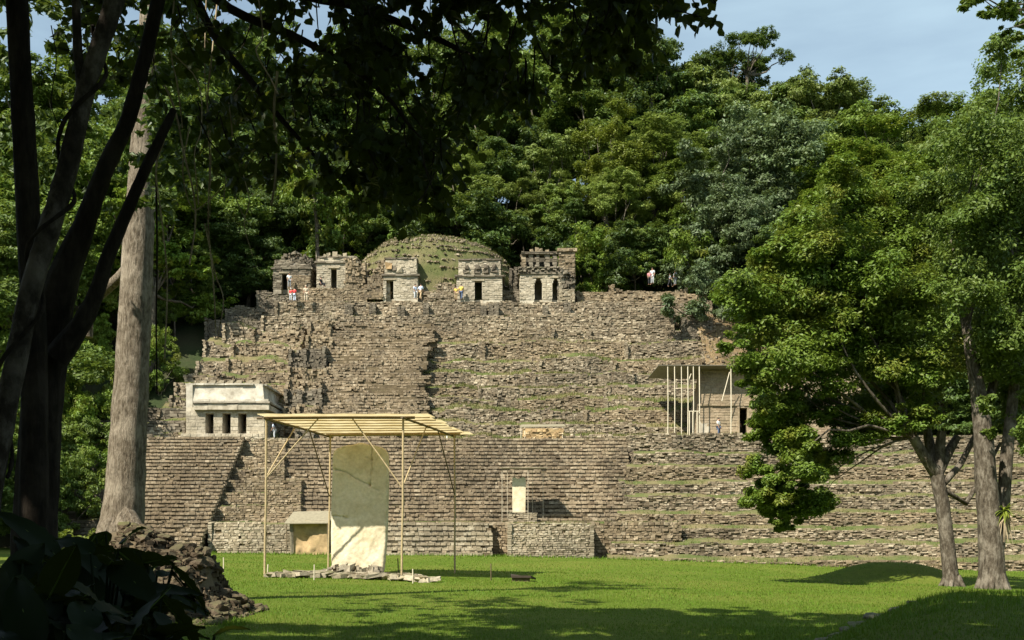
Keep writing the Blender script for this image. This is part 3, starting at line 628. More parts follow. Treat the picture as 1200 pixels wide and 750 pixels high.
heap(t, TX(655, D), TX(672, D), D-.1, D+1, zt-.1, lambda s: zt+3.4-.5*(s-TX(655, D)), 260, 'dark_stone')
terrace(pyr, TX(655), TX(673), 112.5, zt-.2, Z(336, 112.6), 2, grass=0, dy=.05, dz=.3, stone='pale_stone', rough=.06)

# ------------------------------------------------------------------ white building with three doors (left)
D = 95.0; zb_ = Z(511.5, D); xl = X(218, D); w = X(310, D)-xl; d = 8.0; sc = D/1177
t = thing('white_building', 'long whitish stucco building with three doorways and cornice, above the left stairway', 'temple', (xl+w/2, D, zb_))
h1 = (511.5-481)*sc; dr = [((245.5-218)*sc, .78), ((265.5-218)*sc, .78), ((284-218)*sc, .78)]; hd = (507-483)*sc; e = .8
mb = MB(); ed = [0.0]
for c, ww in dr: ed += [c-ww/2, c+ww/2]
ed.append(w)
for i in range(0, 8, 2): mb.box((xl+ed[i], D, zb_+.25), (xl+ed[i+1], D+e, zb_+h1), 0)
mb.box((xl+.003, D+.003, zb_+.25+hd), (xl+w-.003, D+e-.01, zb_+h1+.3), 0)
mb.box((xl+.002, D+e, zb_-.4), (xl+e, D+d, zb_+h1+.29), 0); mb.box((xl+w-e, D+e, zb_-.4), (xl+w-.002, D+d, zb_+h1+.29), 0); mb.box((xl+e, D+d-e, zb_-.4), (xl+w-e, D+d, zb_+h1+.28), 0)
mb.box((xl-.3, D-.25, zb_-.5), (xl+w+.05, D+d, zb_+.25), 0)
wo = mb.build('wall', MAT['stucco'], t)
mb = MB()
for i in range(0, 8, 2): wall(mb, (xl+ed[i], D-.03), (xl+ed[i+1], D-.03), zb_+.26, zb_+h1, hs=(.26, .4), ws=(.4, .8), jit=.015, depth=.1, corner=.015, gap=.006)
wall(mb, (xl+w+.03, D), (xl+w+.03, D+d), zb_+.1, zb_+h1, hs=(.26, .4), ws=(.4, .8), jit=.02, depth=.1, corner=.02, gap=.006); wall(mb, (xl-.4, D-.3), (xl+w+.1, D-.3), zb_-.3, zb_+.27, hs=(.2, .28), ws=(.3, .7), jit=.05); mb.build('facing_stones', MAT['temple_stone'], wo, 'stuff')
for c, ww in dr:
    mb = MB(); mb.box((xl+c-ww/2-.02, D+e, zb_+.2), (xl+c-ww/2+.02, D+e+1, zb_+.25+hd)); mb.box((xl+c-ww/2-.15, D-.06, zb_+.25+hd), (xl+c+ww/2+.15, D-.035, zb_+.4+hd)); mb.build('doorway', MAT['stucco'], t)
zc = zb_+h1; xc = xl+(228-218)*sc
for nm, z0, z1, pr, mt in (('cornice', zc+.02, zc+.62, .5, 'stucco'), ('cornice', zc+.62, zc+.78, .62, 'dark_stucco'), ('cornice', zc+.78, zc+1.0, .5, 'white_stucco')):
    mb = MB(); n = 40
    for (p0, p1) in (((xc, D-pr), (xl+w+pr, D-pr)), ((xl+w+pr, D-pr), (xl+w+pr, D+d))):
        wall(mb, p0, p1, z0, z1, hs=(z1-z0, z1-z0), ws=(.9, 2.2), jit=.02, depth=pr+.1, corner=.03, gap=.002, drop=0)
    mb.build(nm, MAT[mt], t, 'stuff')
zu = zc+.98; zw = Z(451, D)
mb = MB(); mb.hexa([[xc-.2,D+.05,zu],[xl+w-.05,D+.05,zu],[xl+w-.05,D+d,zu],[xc-.2,D+d,zu],[xc-.2,D+.3,zw],[xl+w-.25,D+.3,zw],[xl+w-.25,D+d,zw],[xc-.2,D+d,zw]]); mb.box((xl, D+.02, zc+.3), (xc-.2, D+d, zw)); mb.build('upper_wall', MAT['white_stucco'], t)
mb = MB(); wall(mb, (xl-.1, D+.05), (xl+w+.05, D+.05), zw, zw+.18, hs=(.17, .18), ws=(.7, 1.6), jit=.03, depth=.8, corner=.03); wall(mb, (xl+w+.05, D+.05), (xl+w+.05, D+d), zw, zw+.18, hs=(.17, .18), ws=(.7, 1.6), jit=.03, depth=.8); mb.box((xl+.1, D+.3, zw), (xl+w-.2, D+d-.1, zw+.15)); mb.build('roof', MAT['white_stucco'], t)
for k, px in enumerate((236, 246, 256, 267, 277, 290, 298)):
    mb = MB(); xx = X(px, D); mb.add([[xx-.45,D+.4,zw+.17],[xx+.35,D+.4,zw+.17],[xx+.35,D+1,zw+.17],[xx-.45,D+1,zw+.17],[xx+.05,D+.5,zw+.55],[xx+.4,D+.5,zw+.5],[xx+.4,D+.9,zw+.5],[xx+.05,D+.9,zw+.55]], [[3,2,1,0],[4,5,6,7],[0,1,5,4],[1,2,6,5],[2,3,7,6],[3,0,4,7]]); mb.build('roof_stone', MAT['pale_stone'], t)

# ------------------------------------------------------------------ mural building on the right
D = 93.6; zb_ = Z(512, D)-.05; xl = X(819, D); xr = X(1010, D); h = Z(430, D)-zb_
t = thing('mural_building', 'long reddish brown masonry building half hidden by the broad leafy tree', 'temple', ((xl+xr)/2, D, zb_))
dx0, dx1 = X(865.5, D), X(876.5, D); hd = Z(478, D)-zb_
mb = MB(); mb.box((xl, D, zb_-.5), (dx0, D+.9, zb_+h*.45)); mb.box((dx1, D, zb_-.5), (xr, D+.9, zb_+h*.45)); mb.box((dx0-.01, D+.01, zb_+hd), (dx1+.01, D+.89, zb_+h*.45-.01))
mb.hexa([[xl+.25,D-.1,zb_+h*.45],[xr,D-.1,zb_+h*.45],[xr,D+6,zb_+h*.45],[xl+.25,D+6,zb_+h*.45],[xl+.9,D+.9,zb_+h],[xr,D+.9,zb_+h],[xr,D+5.5,zb_+h],[xl+.9,D+5.5,zb_+h]])
mb.box((xl, D+.9, zb_-.5), (xl+.9, D+6, zb_+h*.45-.01)); mb.box((xr-.9, D+.9, zb_-.5), (xr, D+6, zb_+h*.45-.01)); mb.box((xl+.9, D+5.2, zb_-.5), (xr-.9, D+6, zb_+h*.45-.01)); mb.box((xl, D-.3, zb_-.6), (xr, D+6, zb_+.02))
wo = mb.build('wall', MAT['mural_stone'], t)
mb = MB(); A0 = dict(hs=(.2, .3), ws=(.4, .9), jit=.02, depth=.15, corner=.02, gap=.006)
wall(mb, (xl, D-.03), (dx0, D-.03), zb_+.02, zb_+h*.45, **A0); wall(mb, (dx1, D-.03), (xr, D-.03), zb_+.02, zb_+h*.45, **A0); wall(mb, (dx0, D-.03), (dx1, D-.03), zb_+hd+.05, zb_+h*.45, **A0)
wall(mb, (xl+.25, D-.13), (xr, D-.13), zb_+h*.45, zb_+h, off=lambda s, z: np.full_like(s, -(z-zb_-h*.45)*1.0/(h*.55)), zmin=lambda s: np.where(s < 1.2, 0, 0)*0+zb_, **A0); wall(mb, (xl, D+6), (xl, D), zb_, zb_+h*.45, **A0)
wall(mb, (xl-.1, D-.16), (xr, D-.16), zb_+h*.445, zb_+h*.445+.2, hs=(.2, .2), ws=(.6, 1.2), jit=.03, depth=.4); mb.build('facing_stones', MAT['mural_stone'], wo, 'stuff')
mb = MB()
for a in (dx0, dx1): mb.box((a-.08, D-.06, zb_), (a+.08, D+.1, zb_+hd), 0)
mb.box((dx0-.15, D-.08, zb_+hd), (dx1+.15, D+.12, zb_+hd+.14)); mb.build('door_frame', MAT['mural_stone'], t)
mb = MB(); mb.box((xl-.05, D-.05, zb_), (xl+1.0, D+.0, zb_+1.3)); mb.hexa([[xl+.02,D-.075,zb_+.02],[xl+.75,D-.075,zb_+.02],[xl+.75,D-.055,zb_+.02],[xl+.02,D-.055,zb_+.02],[xl+.02,D-.075,zb_+1.7],[xl+.12,D-.075,zb_+1.5],[xl+.12,D-.055,zb_+1.5],[xl+.02,D-.055,zb_+1.7]]); mb.build('pale_patch', MAT['stucco'], t)
# its protective roof on thin poles
t = thing('protective_roof', 'flat grey sheet roof on a row of thin pale poles beside the mural building', 'shelter', (X(815, 92.6), 92.6, zb_))
zr_ = Z(428, 92); mb = MB(); mb.box((X(772, 92), 92.1, zr_), (X(905, 92), 99.8, zr_+.04)); mb.build('roof_sheet', MAT['metal_sheet'], t)
for px, r in ((782.5, .045), (790.5, .045), (798.5, .04), (806, .05), (812.5, .045), (819.5, .05), (856.5, .05), (897, .045)):
    mb = MB(); mb.tube([(X(px, 92.2), 92.2, zb_-.3), (X(px, 92.2)+.03, 92.2, zb_+3), (X(px, 92.2), 92.2, zr_-.01)], r, 7); mb.build('pole', MAT['pale_pole'], t)
for a, b in (((846, 470), (855, 436)), ((806, 448), (810, 438))):
    mb = MB(); mb.tube([P(a[0], a[1], 92.3), P(b[0], b[1], 92.3)], .045, 6); mb.build('brace', MAT['pale_pole'], t)
for px in (808, 812, 817): mb = MB(); mb.tube([P(px, 511, 92.0), P(px, 482, 92.0)], .05, 6); mb.build('short_pole', MAT['pale_pole'], t)
mb = MB(); mb.tube([P(806, 482, 92.0), P(820, 482, 92.0)], .045, 6); mb.build('rail', MAT['pale_pole'], t)

# ------------------------------------------------------------------ ochre masonry block under a thin roof
D = 93.4; zb_ = zm+.02
t = thing('ochre_block', 'ochre stone block under a thin flat roof at the head of the main stairway', 'ruin', (X(636, D), D, zb_))
mb = MB(); mb.box((X(613, D), D, zb_-.3), (X(659, D), D+2, Z(502, D))); o = mb.build('masonry', MAT['ochre_earth'], t)
mb = MB(); wall(mb, (X(612, D), D-.05), (X(660, D), D-.05), zb_, Z(502, D), jit=.1, corner=.06); wall(mb, (X(660, D), D), (X(660, D), D+2), zb_, Z(502, D)); mb.build('facing_stones', MAT['ochre_stone'], o, 'stuff')
mb = MB(); mb.hexa([P(609, 501, D+.1), P(663, 500, D+.1), P(661, 498, D+2.2), P(611, 498.5, D+2.2), P(609, 500, D+.1), P(663, 499, D+.1), P(661, 497, D+2.2), P(611, 497.5, D+2.2)]); mb.build('roof_sheet', MAT['thatch_sheet'], t)
for px in (610.5, 615, 659): mb = MB(); mb.tube([P(px, 527, D-.4), P(px, 501, D+.1)], .03, 6); mb.build('pole', MAT['pale_pole'], t)

# ------------------------------------------------------------------ small stela on the stairs
D = 81.6; zb_ = zl
t = thing('small_stela', 'small white carved slab on a stone pedestal partway up the main stairs', 'stela', (X(608, D), D, zb_))
mb = MB(); mb.box((X(597, D), D-.9, zb_-.4), (X(628, D), D+.5, Z(602, D))); o = mb.build('pedestal', MAT['earth'], t)
mb = MB(); wall(mb, (X(596, D), D-.95), (X(629, D), D-.95), zb_, Z(601, D), hs=(.14, .2), ws=(.25, .5)); wall(mb, (X(629, D), D-.95), (X(629, D), D+.5), zb_, Z(601, D), hs=(.14, .2)); mb.build('facing_stones', MAT['pale_stone'], o, 'stuff')
G = np.empty((14, 8, 3)); n1 = vn2(91, .25)
for j in range(14):
    u = j/13; a, b = X(600.5-.3*u, D), X(615.5+.8*u, D); xs_ = np.linspace(a, b, 8); G[j, :, 0] = xs_; G[j, :, 2] = Z(600.5-40*u, D)-.0+(.08*np.sin(xs_*9) if j == 13 else 0); G[j, :, 1] = D-.3+.03*n1(xs_, G[j, :, 2])
mb = MB(); Bk = G+np.array([0, .28, 0]); mb.grid(G); mb.grid(Bk[:, ::-1]); mb.grid(np.stack([G[-1], Bk[-1]])); mb.grid(np.stack([Bk[:, 0], G[:, 0]], 1)); mb.grid(np.stack([G[:, -1], Bk[:, -1]], 1)); mb.build('slab', MAT['stela_stone'], t)
t2 = thing('small_shelter', 'little flat roof on thin poles over the small white slab on the stairs', 'shelter', (X(614, D), D, zb_))
zr_ = Z(549, D-.9); mb = MB(); mb.hexa([[X(586, D),D-1.3,zr_],[X(641, D),D-1.3,zr_],[X(636, D),D+1.6,zr_+.12],[X(593, D),D+1.6,zr_+.12],[X(586, D),D-1.3,zr_+.05],[X(641, D),D-1.3,zr_+.05],[X(636, D),D+1.6,zr_+.17],[X(593, D),D+1.6,zr_+.17]]); mb.build('roof_sheet', MAT['thatch_sheet'], t2)
for px, dd in ((588.5, -1.1), (594.5, 1.3), (618.5, -1.1), (624.5, 1.3), (637, 1.3)):
    mb = MB(); mb.tube([(X(px, D), D+dd, zb_-.2), (X(px, D), D+dd, zr_+.04)], .017, 6); mb.build('pole', MAT['pale_pole'], t2)
mb = MB(); mb.tube([P(588.5, 599, D-1.1), P(618.5, 599, D-1.1)], .018, 6); mb.build('rail', MAT['pale_pole'], t2)
mb = MB(); D2 = 93.2; mb.box((X(521, D2), D2-.3, zm+.7), (X(526.5, D2), D2-.25, zm+1.15)); mb.box((X(523.3, D2), D2-.24, zm), (X(524.4, D2), D2-.2, zm+1.1)); tag(mb.build('sign_board', MAT['white_paint'], loc=(X(524, D2), D2, zm)), 'little white board on a post at the head of the main stairs', 'sign')

# ------------------------------------------------------------------ stucco fragment under a sloping sheet, foot of the pyramid on the left
D = 77.4; z0 = float(gz(X(360, D), D))
t = thing('stucco_fragment', 'broken ochre stucco face under a sloping sheet roof at the foot of the left blocks', 'ruin', (X(360, D), D, z0))
G = np.empty((16, 26, 3)); n1, n2 = vn2(95, .5), vn2(96, .16)
for j in range(16):
    xs_ = np.linspace(X(340, D), X(386, D), 26); zz = np.linspace(z0-.1, Z(610, D), 16)[j]; G[j, :, 0] = xs_; G[j, :, 2] = zz; G[j, :, 1] = D+.10*n1(xs_, zz)+.05*n2(xs_, zz)+.45*np.exp(-((xs_-X(355, D))/.45)**2-((zz-z0-1.1)/.6)**2)
mb = MB(); mb.grid(G); mb.box((X(341, D), D+.5, z0-.2), (X(386, D), D+1.2, Z(611, D))); mb.build('face', MAT['ochre_earth'], t)
mb = MB(); mb.box((X(341, D)-.05, D-.15, z0), (X(344, D), D+.5, Z(612, D)), 0, .06); mb.build('plaster_edge', MAT['pale_stone'], t)
mb = MB(); mb.hexa([P(333, 614, D-.55), P(386, 613.5, D-.55), P(392, 599.5, D+2.2), P(344, 600.5, D+2.2), P(333, 613, D-.55), P(386, 612.5, D-.55), P(392, 598.5, D+2.2), P(344, 599.5, D+2.2)]); mb.build('roof_sheet', MAT['thatch_sheet'], t)
for px in (336, 384): mb = MB(); mb.tube([P(px, 648, D-.5), P(px, 613.5, D-.5)], .04, 6); mb.build('pole', MAT['dark_pole'], t)

# ------------------------------------------------------------------ the great stela
D = 46.2; gx0 = X(420, D); z0 = float(gz(gx0, D))
out_l = [(0, 389), (.02, 389.5), (.3, 388.2), (.55, 389.0), (.8, 390.5), (.9, 390.5), (.94, 392), (.965, 395.5), (.985, 401), (1, 409)]
out_r = [(0, 449), (.04, 450.5), (.2, 453), (.4, 454.5), (.7, 455.5), (.88, 455.3), (.92, 455), (.95, 452.8), (.98, 448), (1, 437)]
pyt, pyb = 520.5, 672.0; nu, nvv = 70, 150
G = np.empty((nvv, nu, 3)); n1, n2, n3 = vn2(101, .38), vn2(102, .11), vn2(103, 1.0)
cracks = [[(392, 550), (400, 552.5), (406, 553.5), (414, 559), (424, 564.5), (434, 569)], [(437, 523), (436.5, 535), (437, 550), (435.5, 562), (434, 570)], [(389, 604), (397, 605.5), (403, 605), (408, 608)], [(434, 570), (445, 576)], [(428, 536), (437, 540)]]
def segd(px, py, pl):
    dm = np.full(px.shape, 1e9)
    for (ax, ay), (bx, by) in zip(pl[:-1], pl[1:]):
        vx, vy = bx-ax, by-ay; tt = np.clip(((px-ax)*vx+(py-ay)*vy)/(vx*vx+vy*vy), 0, 1); dm = np.minimum(dm, np.hypot(px-ax-tt*vx, py-ay-tt*vy))
    return dm
vv = np.linspace(0, 1, nvv)[:, None]; uu = np.linspace(0, 1, nu)[None, :]
lx = np.interp(vv, *zip(*out_l)); rx = np.interp(vv, *zip(*out_r)); PX = lx+(rx-lx)*uu; PY = pyb+(pyt-pyb)*vv+0*uu
PY = PY+1.2*np.sin(uu*7+1)*(vv > .97)
wx = (PX-600)/F*D; wz = EYE+(HY-PY)/F*D
edge = np.minimum(np.minimum(uu, 1-uu)*66, (1-vv)*150)/3.2; rnd = .10*(1-np.sqrt(np.clip(1-(1-np.clip(edge, 0, 1))**2, 0, 1)))
dep = .014*n1(wx, wz)+.010*n2(wx, wz)+.02*n3(wx, wz)
dep += .010*np.sin(wx*9+2*n1(wx, wz*.7))*np.sin(wz*5+3*n3(wx*2, wz))
for i, cr_ in enumerate(cracks):
    dd = segd(PX+.8*n2(wx*2, wz*2), PY+.8*n2(wz*2, wx*2), cr_); dep += (.07 if i < 3 else .04)*np.exp(-(dd/.62)**2)
dep += .10*np.exp(-(((PX-434)/2.2)**2+((PY-568)/2.2)**2))+.09*np.exp(-(((PX-407)/3)**2+((PY-607)/2)**2))+.08*np.exp(-(((PX-396)/3)**2+((PY-551.5)/1.5)**2))
G[..., 0] = wx; G[..., 1] = D-.25+dep+rnd; G[..., 2] = wz
G[0, :, 2] -= .25
t = thing('great_stela', 'tall cream carved stone slab with cracks, standing on the lawn under the yellow roof', 'stela', (gx0, D, z0))
mb = MB(); Bk = G.copy(); Bk[..., 1] = D+.25-rnd*.6; mb.grid(G); mb.grid(Bk[:, ::-1]); mb.grid(np.stack([G[-1], Bk[-1]])); mb.grid(np.stack([Bk[:, 0], G[:, 0]], 1)); mb.grid(np.stack([G[:, -1], Bk[:, -1]], 1)); mb.build('slab', MAT['stela_stone'], t)
mb = MB(); k = 26; rubble(mb, np.stack([rng.uniform(X(384, D), X(454, D), k), rng.uniform(D-.75, D-.3, k), rng.uniform(z0+.1, z0+.45, k)], -1), rng.uniform(.2, .45, k)); mb.build('footing_stones', MAT['temple_stone'], t)
# stone platform at its foot, stone by stone
t = thing('stone_platform', 'low ring of rough flat stones on the grass round the foot of the great stela', 'platform', (X(415, 45), 45, float(gz(X(415, 45), 45))))
protos = []
for k in range(6):
    m_ = MB(); rubble(m_, [(0, 0, 0)], .5, sq=.4); o = m_.build('stone', MAT['pale_stone' if k % 2 else 'temple_stone']); o.parent = t; protos.append(o)
xa, xb2 = X(322, 44), X(508, 44); used = 0
for k in range(150):
    a = random.random(); xx = xa+(xb2-xa)*a; yy = 43.4+.3*math.sin(a*5)+(random.random()**2)*3.2*(1-abs(2*a-1)**4)-(1.0*(a > .75)*(a-.75)*4)
    zz = float(gz(xx, yy))+.10+.08*random.random()
    o = protos[k] if k < 6 else protos[k % 6].copy()
    if k >= 6: C.objects.link(o); o.parent = t
    o.location = Vector((xx, yy, zz))-Vector(t.location); o.rotation_euler = (random.uniform(-.1, .1), random.uniform(-.1, .1), random.uniform(0, 6.28)); s_ = random.uniform(.7, 1.6); o.scale = (s_*1.3, s_, random.uniform(.6, 1.1))

# ------------------------------------------------------------------ yellow roof over the stela
t = thing('board_shelter', 'open shelter with a flat yellow sheet roof on thin poles over the great stela', 'shelter', (X(420, 46), 46, 0.2))
ZR = 7.15
cor = {k: np.array([X(px, DD), DD, ZR]) for k, px, DD in (('nl', 299, 42.7), ('nr', 499, 42.7), ('fl', 381, 51.4), ('fr', 549, 51.0))}
nb = 8
for i in range(nb):
    a, b = i/nb, (i+1)/nb+.022; L = lambda u: cor['nl']+(cor['fl']-cor['nl'])*u; R_ = lambda u: cor['nr']+(cor['fr']-cor['nr'])*u
    seg, cr_n = 16, 13; jl = random.uniform(-.12, .12); jr = random.uniform(-.15, .25); G = np.empty((seg+1, cr_n, 3))
    for j in range(seg+1):
        for c_ in range(cr_n):
            u = a+(b-a)*c_/(cr_n-1); s_ = j/seg; G[j, c_] = L(u)*(1-s_)+R_(u)*s_+np.array([jl*(1-s_)+jr*s_, 0, .018*math.cos(c_*math.pi)+.012*math.sin(j*1.7+i)+.008*(i % 2)])
    mb = MB(); mb.grid(G, 0, True); mb.build('roof_sheet', MAT['roof_board'], t)
    mb = MB(); mb.tube([L(b-.02)+[.1, 0, -.03], (L(b-.02)+R_(b-.02))/2+[0, 0, -.035], R_(b-.02)+[-.1, 0, -.03]], .014, 6); mb.build('seam_line', MAT['dark_pole'], t)  # thin dark tube added to draw the shaded lap between sheets
posts = {'nl': (312, 310.0, 43.4), 'nr': (472.5, 470.5, 43.2), 'fl': (387, 384.5, 50.6), 'fr': (532.5, 533, 50.2)}
tops = {}
for k, (pt, pb, DD) in posts.items():
    xb_ = X(pb, DD); g = float(gz(xb_, DD)); zl_ = (g if k != 'nr' else g)
    mb = MB(); p1 = np.array([X(pt, DD), DD, ZR-.12]); p0 = np.array([xb_, DD, g-.4]); pm = (p0+p1)/2+np.array([.02, 0, 0]); mb.tube([p0, p0*.75+p1*.25, pm, p1], .05, 8, wob=.06); mb.build('pole', MAT['bamboo'], t); tops[k] = (p0, p1)
def beam(a, b, r, nm, mt='bamboo'):
    mb = MB(); a = np.array(a); b = np.array(b); mb.tube([a, (a+b)/2+[0, 0, .015], b], r, 8, wob=.05); return mb.build(nm, MAT[mt], t)
beam(tops['nl'][1]+[-.4, 0, .03], tops['nr'][1]+[.5, 0, .03], .06, 'beam', 'dark_pole'); beam(tops['fl'][1]+[-.2, 0, .03], tops['fr'][1]+[.3, 0, .03], .07, 'beam')
beam(tops['nl'][1]+[0, -.6, -.03], tops['fl'][1]+[0, .6, -.03], .055, 'rafter', 'dark_pole'); beam(tops['nr'][1]+[0, -.6, -.03], tops['fr'][1]+[0, .6, -.03], .055, 'rafter', 'dark_pole')
def on(k, py): p0, p1 = tops[k]; u = (Z(py, p1[1])-p0[2])/(p1[2]-p0[2]); return p0+(p1-p0)*u
def lerp(a, b, u): return np.array(a)*(1-u)+np.array(b)*u
beam(on('nl', 561), lerp(tops['nl'][1], tops['nr'][1], .38), .031, 'brace'); beam(on('nl', 560), lerp(tops['nl'][1], tops['fl'][1], .42), .03, 'brace')
beam(on('nr', 572), lerp(tops['nr'][1], tops['nl'][1], .37), .031, 'brace'); beam(on('nr', 571), lerp(tops['nr'][1], tops['fr'][1], .42), .03, 'brace')
beam(on('fl', 582), lerp(tops['fl'][1], tops['nl'][1], .36), .03, 'brace', 'dark_pole'); beam(on('fr', 580), lerp(tops['fr'][1], tops['nr'][1], .36), .03, 'brace', 'dark_pole')

# lawn furniture: low dark lid and stakes
D = 44.6; g = float(gz(X(612, D), D)); t = thing('ground_hatch', 'low box with a dark tilted lid lying on the lawn right of the shelter', 'hatch', (X(612, D), D, g))
x0_, x1_ = X(600, D), X(625, D); mb = MB(); mb.box((x0_, D, g-.2), (x1_-.15, D+.7, g+.16)); mb.build('box', MAT['dark_pole'], t)
mb = MB(); mb.hexa([[x0_-.05,D-.1,g+.17],[x1_-.1,D-.1,g+.17],[x1_+.14,D+.75,g+.05],[x0_-.05,D+.85,g+.24],[x0_-.05,D-.1,g+.27],[x1_-.1,D-.1,g+.27],[x1_+.14,D+.75,g+.12],[x0_-.05,D+.85,g+.31]]); mb.build('lid', MAT['lid_dark'], t)
stk = [(262, 676, 46, .7, 'leftmost thin pale stake in the grass, beside the rubble heap'), (313, 672, 44, .55, 'short stake in the grass just right of the left front shelter pole'), (368, 681, 42, .65, 'thin stake in the grass in front of the stone platform left of the stela'), (467.5, 673, 47, .85, 'dark stake at the right foot of the great stela'), (484, 684, 41, .6, 'thin pale stake in the grass right of the right front shelter pole'), (575.5, 682, 45, .75, 'thin dark stake in the grass left of the low dark hatch'), (549, 690, 0, 0, '')]
for px, py, D, hh, lb in stk:
    if not hh: continue
    x_ = X(px, D); g = float(gz(x_, D)); mb = MB(); mb.tube([(x_, D, g-.2), (x_+random.uniform(-.06, .06), D, g+hh)], .028, 6)
    tag(mb.build('stake', MAT['dark_pole' if 'dark' in lb.split('stake')[0] else 'pale_pole'], loc=(x_, D, g)), lb, 'stake', 'stakes in the lawn')

# ------------------------------------------------------------------ people (small, far off)
def person_mesh(pose):
    """one continuous body (skin modifier), plus shirt, trousers and hair as clothing shells"""
    lean = {'stand': 0, 'sit': 0, 'walk': 0, 'lean': .2}[pose]
    J = {}
    hip = .92 if pose != 'sit' else .42
    J['pel'] = (0, 0, hip); J['sp'] = (0, -.02-lean*.3, hip+.22); J['ch'] = (0, -lean*.8, hip+.42); J['nk'] = (0, -lean, hip+.55); J['hd'] = (0, -.02-lean*1.1, hip+.65); J['tp'] = (0, -.02-lean*1.1, hip+.78)
    E = [('pel','sp'),('sp','ch'),('ch','nk'),('nk','hd'),('hd','tp')]
    R = {'pel': (.15, .11), 'sp': (.14, .10), 'ch': (.17, .11), 'nk': (.055, .055), 'hd': (.082, .10), 'tp': (.06, .07)}
    for s, n in ((-1, 'l'), (1, 'r')):
        sw = {'stand': .03, 'walk': .28*s, 'sit': .0, 'lean': .05}[pose]
        if pose == 'sit': J['kn'+n] = (s*.13, -.42, hip+.06); J['an'+n] = (s*.12, -.45, .08); J['to'+n] = (s*.13, -.63, .03)
        else: J['kn'+n] = (s*.11, -.04-sw*.6, .50); J['an'+n] = (s*.11, .02-sw, .08); J['to'+n] = (s*.13, -.16-sw, .03)
        J['hp'+n] = (s*.10, 0, hip-.05); J['sh'+n] = (s*.19, -lean, hip+.46); J['el'+n] = (s*.26, -.02-lean+(.1*s if pose == 'walk' else 0), hip+.20); J['wr'+n] = (s*.25, -.14-lean+(.12*s if pose == 'walk' else 0), hip-.02); J['pm'+n] = (s*.245, -.17-lean+(.12*s if pose == 'walk' else 0), hip-.09)
        E += [('pel','hp'+n),('hp'+n,'kn'+n),('kn'+n,'an'+n),('an'+n,'to'+n),('ch','sh'+n),('sh'+n,'el'+n),('el'+n,'wr'+n),('wr'+n,'pm'+n)]
        R.update({'hp'+n: (.095, .10), 'kn'+n: (.06, .06), 'an'+n: (.04, .045), 'to'+n: (.04, .03), 'sh'+n: (.06, .06), 'el'+n: (.042, .042), 'wr'+n: (.028, .03), 'pm'+n: (.035, .02)})
        for q_, (dx, ln) in enumerate(((-.03, .07), (-.01, .085), (.01, .08), (.028, .06), (.05, .045))):
            f = 'f%d' % q_+n; px, py, pz = J['pm'+n]; J[f] = (px+(dx if q_ < 4 else .0)*.4, py-dx*.9-.01, pz-ln-.02*(q_ < 4)); E.append(('pm'+n, f)); R[f] = (.009, .009)
    nz_ = J['hd']; J['ns'] = (0, nz_[1]-.11, nz_[2]+.0); E.append(('hd', 'ns')); R['ns'] = (.015, .015)
    dg = bpy.context
    def skin(keys, edges, grow, root):
        me = bpy.data.meshes.new('tmp'); idx = {k: i for i, k in enumerate(keys)}
        me.from_pydata([J[k] for k in keys], [(idx[a], idx[b]) for a, b in edges], []); o = bpy.data.objects.new('tmp', me); C.objects.link(o)
        m_ = o.modifiers.new('s', 'SKIN'); sv = me.skin_vertices[0].data
        for k in keys: sv[idx[k]].radius = (R[k][0]+grow, R[k][1]+grow); sv[idx[k]].use_root = k == root
        o.modifiers.new('d', 'SUBSURF').levels = 1
        d_ = bpy.context.evaluated_depsgraph_get(); me2 = bpy.data.meshes.new_from_object(o.evaluated_get(d_)); bpy.data.objects.remove(o)
        for p in me2.polygons: p.use_smooth = True
        return me2
    body = skin(list(J), E, 0, 'pel')
    sk = ['pel','sp','ch']+[k+n for n in 'lr' for k in ('sh','el')]; se = [('pel','sp'),('sp','ch')]+[(a, b+n) if a == 'ch' else (a+n, b+n) for n in 'lr' for a, b in (('ch','sh'),('sh','el'))]
    shirt = skin(sk, se, .022, 'pel')
    tk = ['pel']+[k+n for n in 'lr' for k in ('hp','kn','an')]; te = [e for n in 'lr' for e in (('pel','hp'+n),('hp'+n,'kn'+n),('kn'+n,'an'+n))]
    tro = skin(tk, te, .02, 'pel')
    h = J['tp']; mb = MB(); th = np.linspace(0, 2*np.pi, 11)[:-1]; G = np.array([[(h[0]+.095*math.cos(p)*math.cos(t_), h[1]+.02+.11*math.cos(p)*math.sin(t_), h[2]-.05+.10*math.sin(p)) for t_ in th] for p in np.linspace(-.1, 1.55, 5)]); mb.grid(G, wrap=True)
    o = mb.build('tmp', MAT['hair']); hair = o.data; bpy.data.objects.remove(o)
    return body, shirt, tro, hair
POSE = {}
def person(px, py, D, pose, shirt, trouser, label, rot=0, hgt=1.7, x=None, group='visitors on the pyramid', shade=None):
    if pose not in POSE: POSE[pose] = person_mesh(pose)
    b = P(px, py, D); t = thing('person', label, 'person', b, group)
    for nm, me, mt in zip(('body', 'shirt', 'trousers', 'hair'), POSE[pose], ('skin', 'cloth_'+shirt, 'cloth_'+trouser, shade or 'hair')):
        o = bpy.data.objects.new(nm, me); C.objects.link(o); o.parent = t
        if not me.materials: me.materials.append(None)
        o.material_slots[0].link = 'OBJECT'; o.material_slots[0].material = MAT[mt]
    t.rotation_euler = (0, 0, rot); s_ = hgt/1.7; t.scale = (s_, s_, s_); return t
person(339, 337.5, 113.8, 'stand', 'white', 'grey', 'visitor in a white shirt beside the leftmost dark temple', .5)
person(341, 353, 111.4, 'stand', 'red', 'light_grey', 'small visitor in red with a white hat left of the beige figure', -.4, 1.45, shade='cloth_white')
person(345, 353, 111.4, 'stand', 'red', 'pale_blue', 'visitor in a red top and pale blue shorts left of the beige figure', 2.8, 1.5)
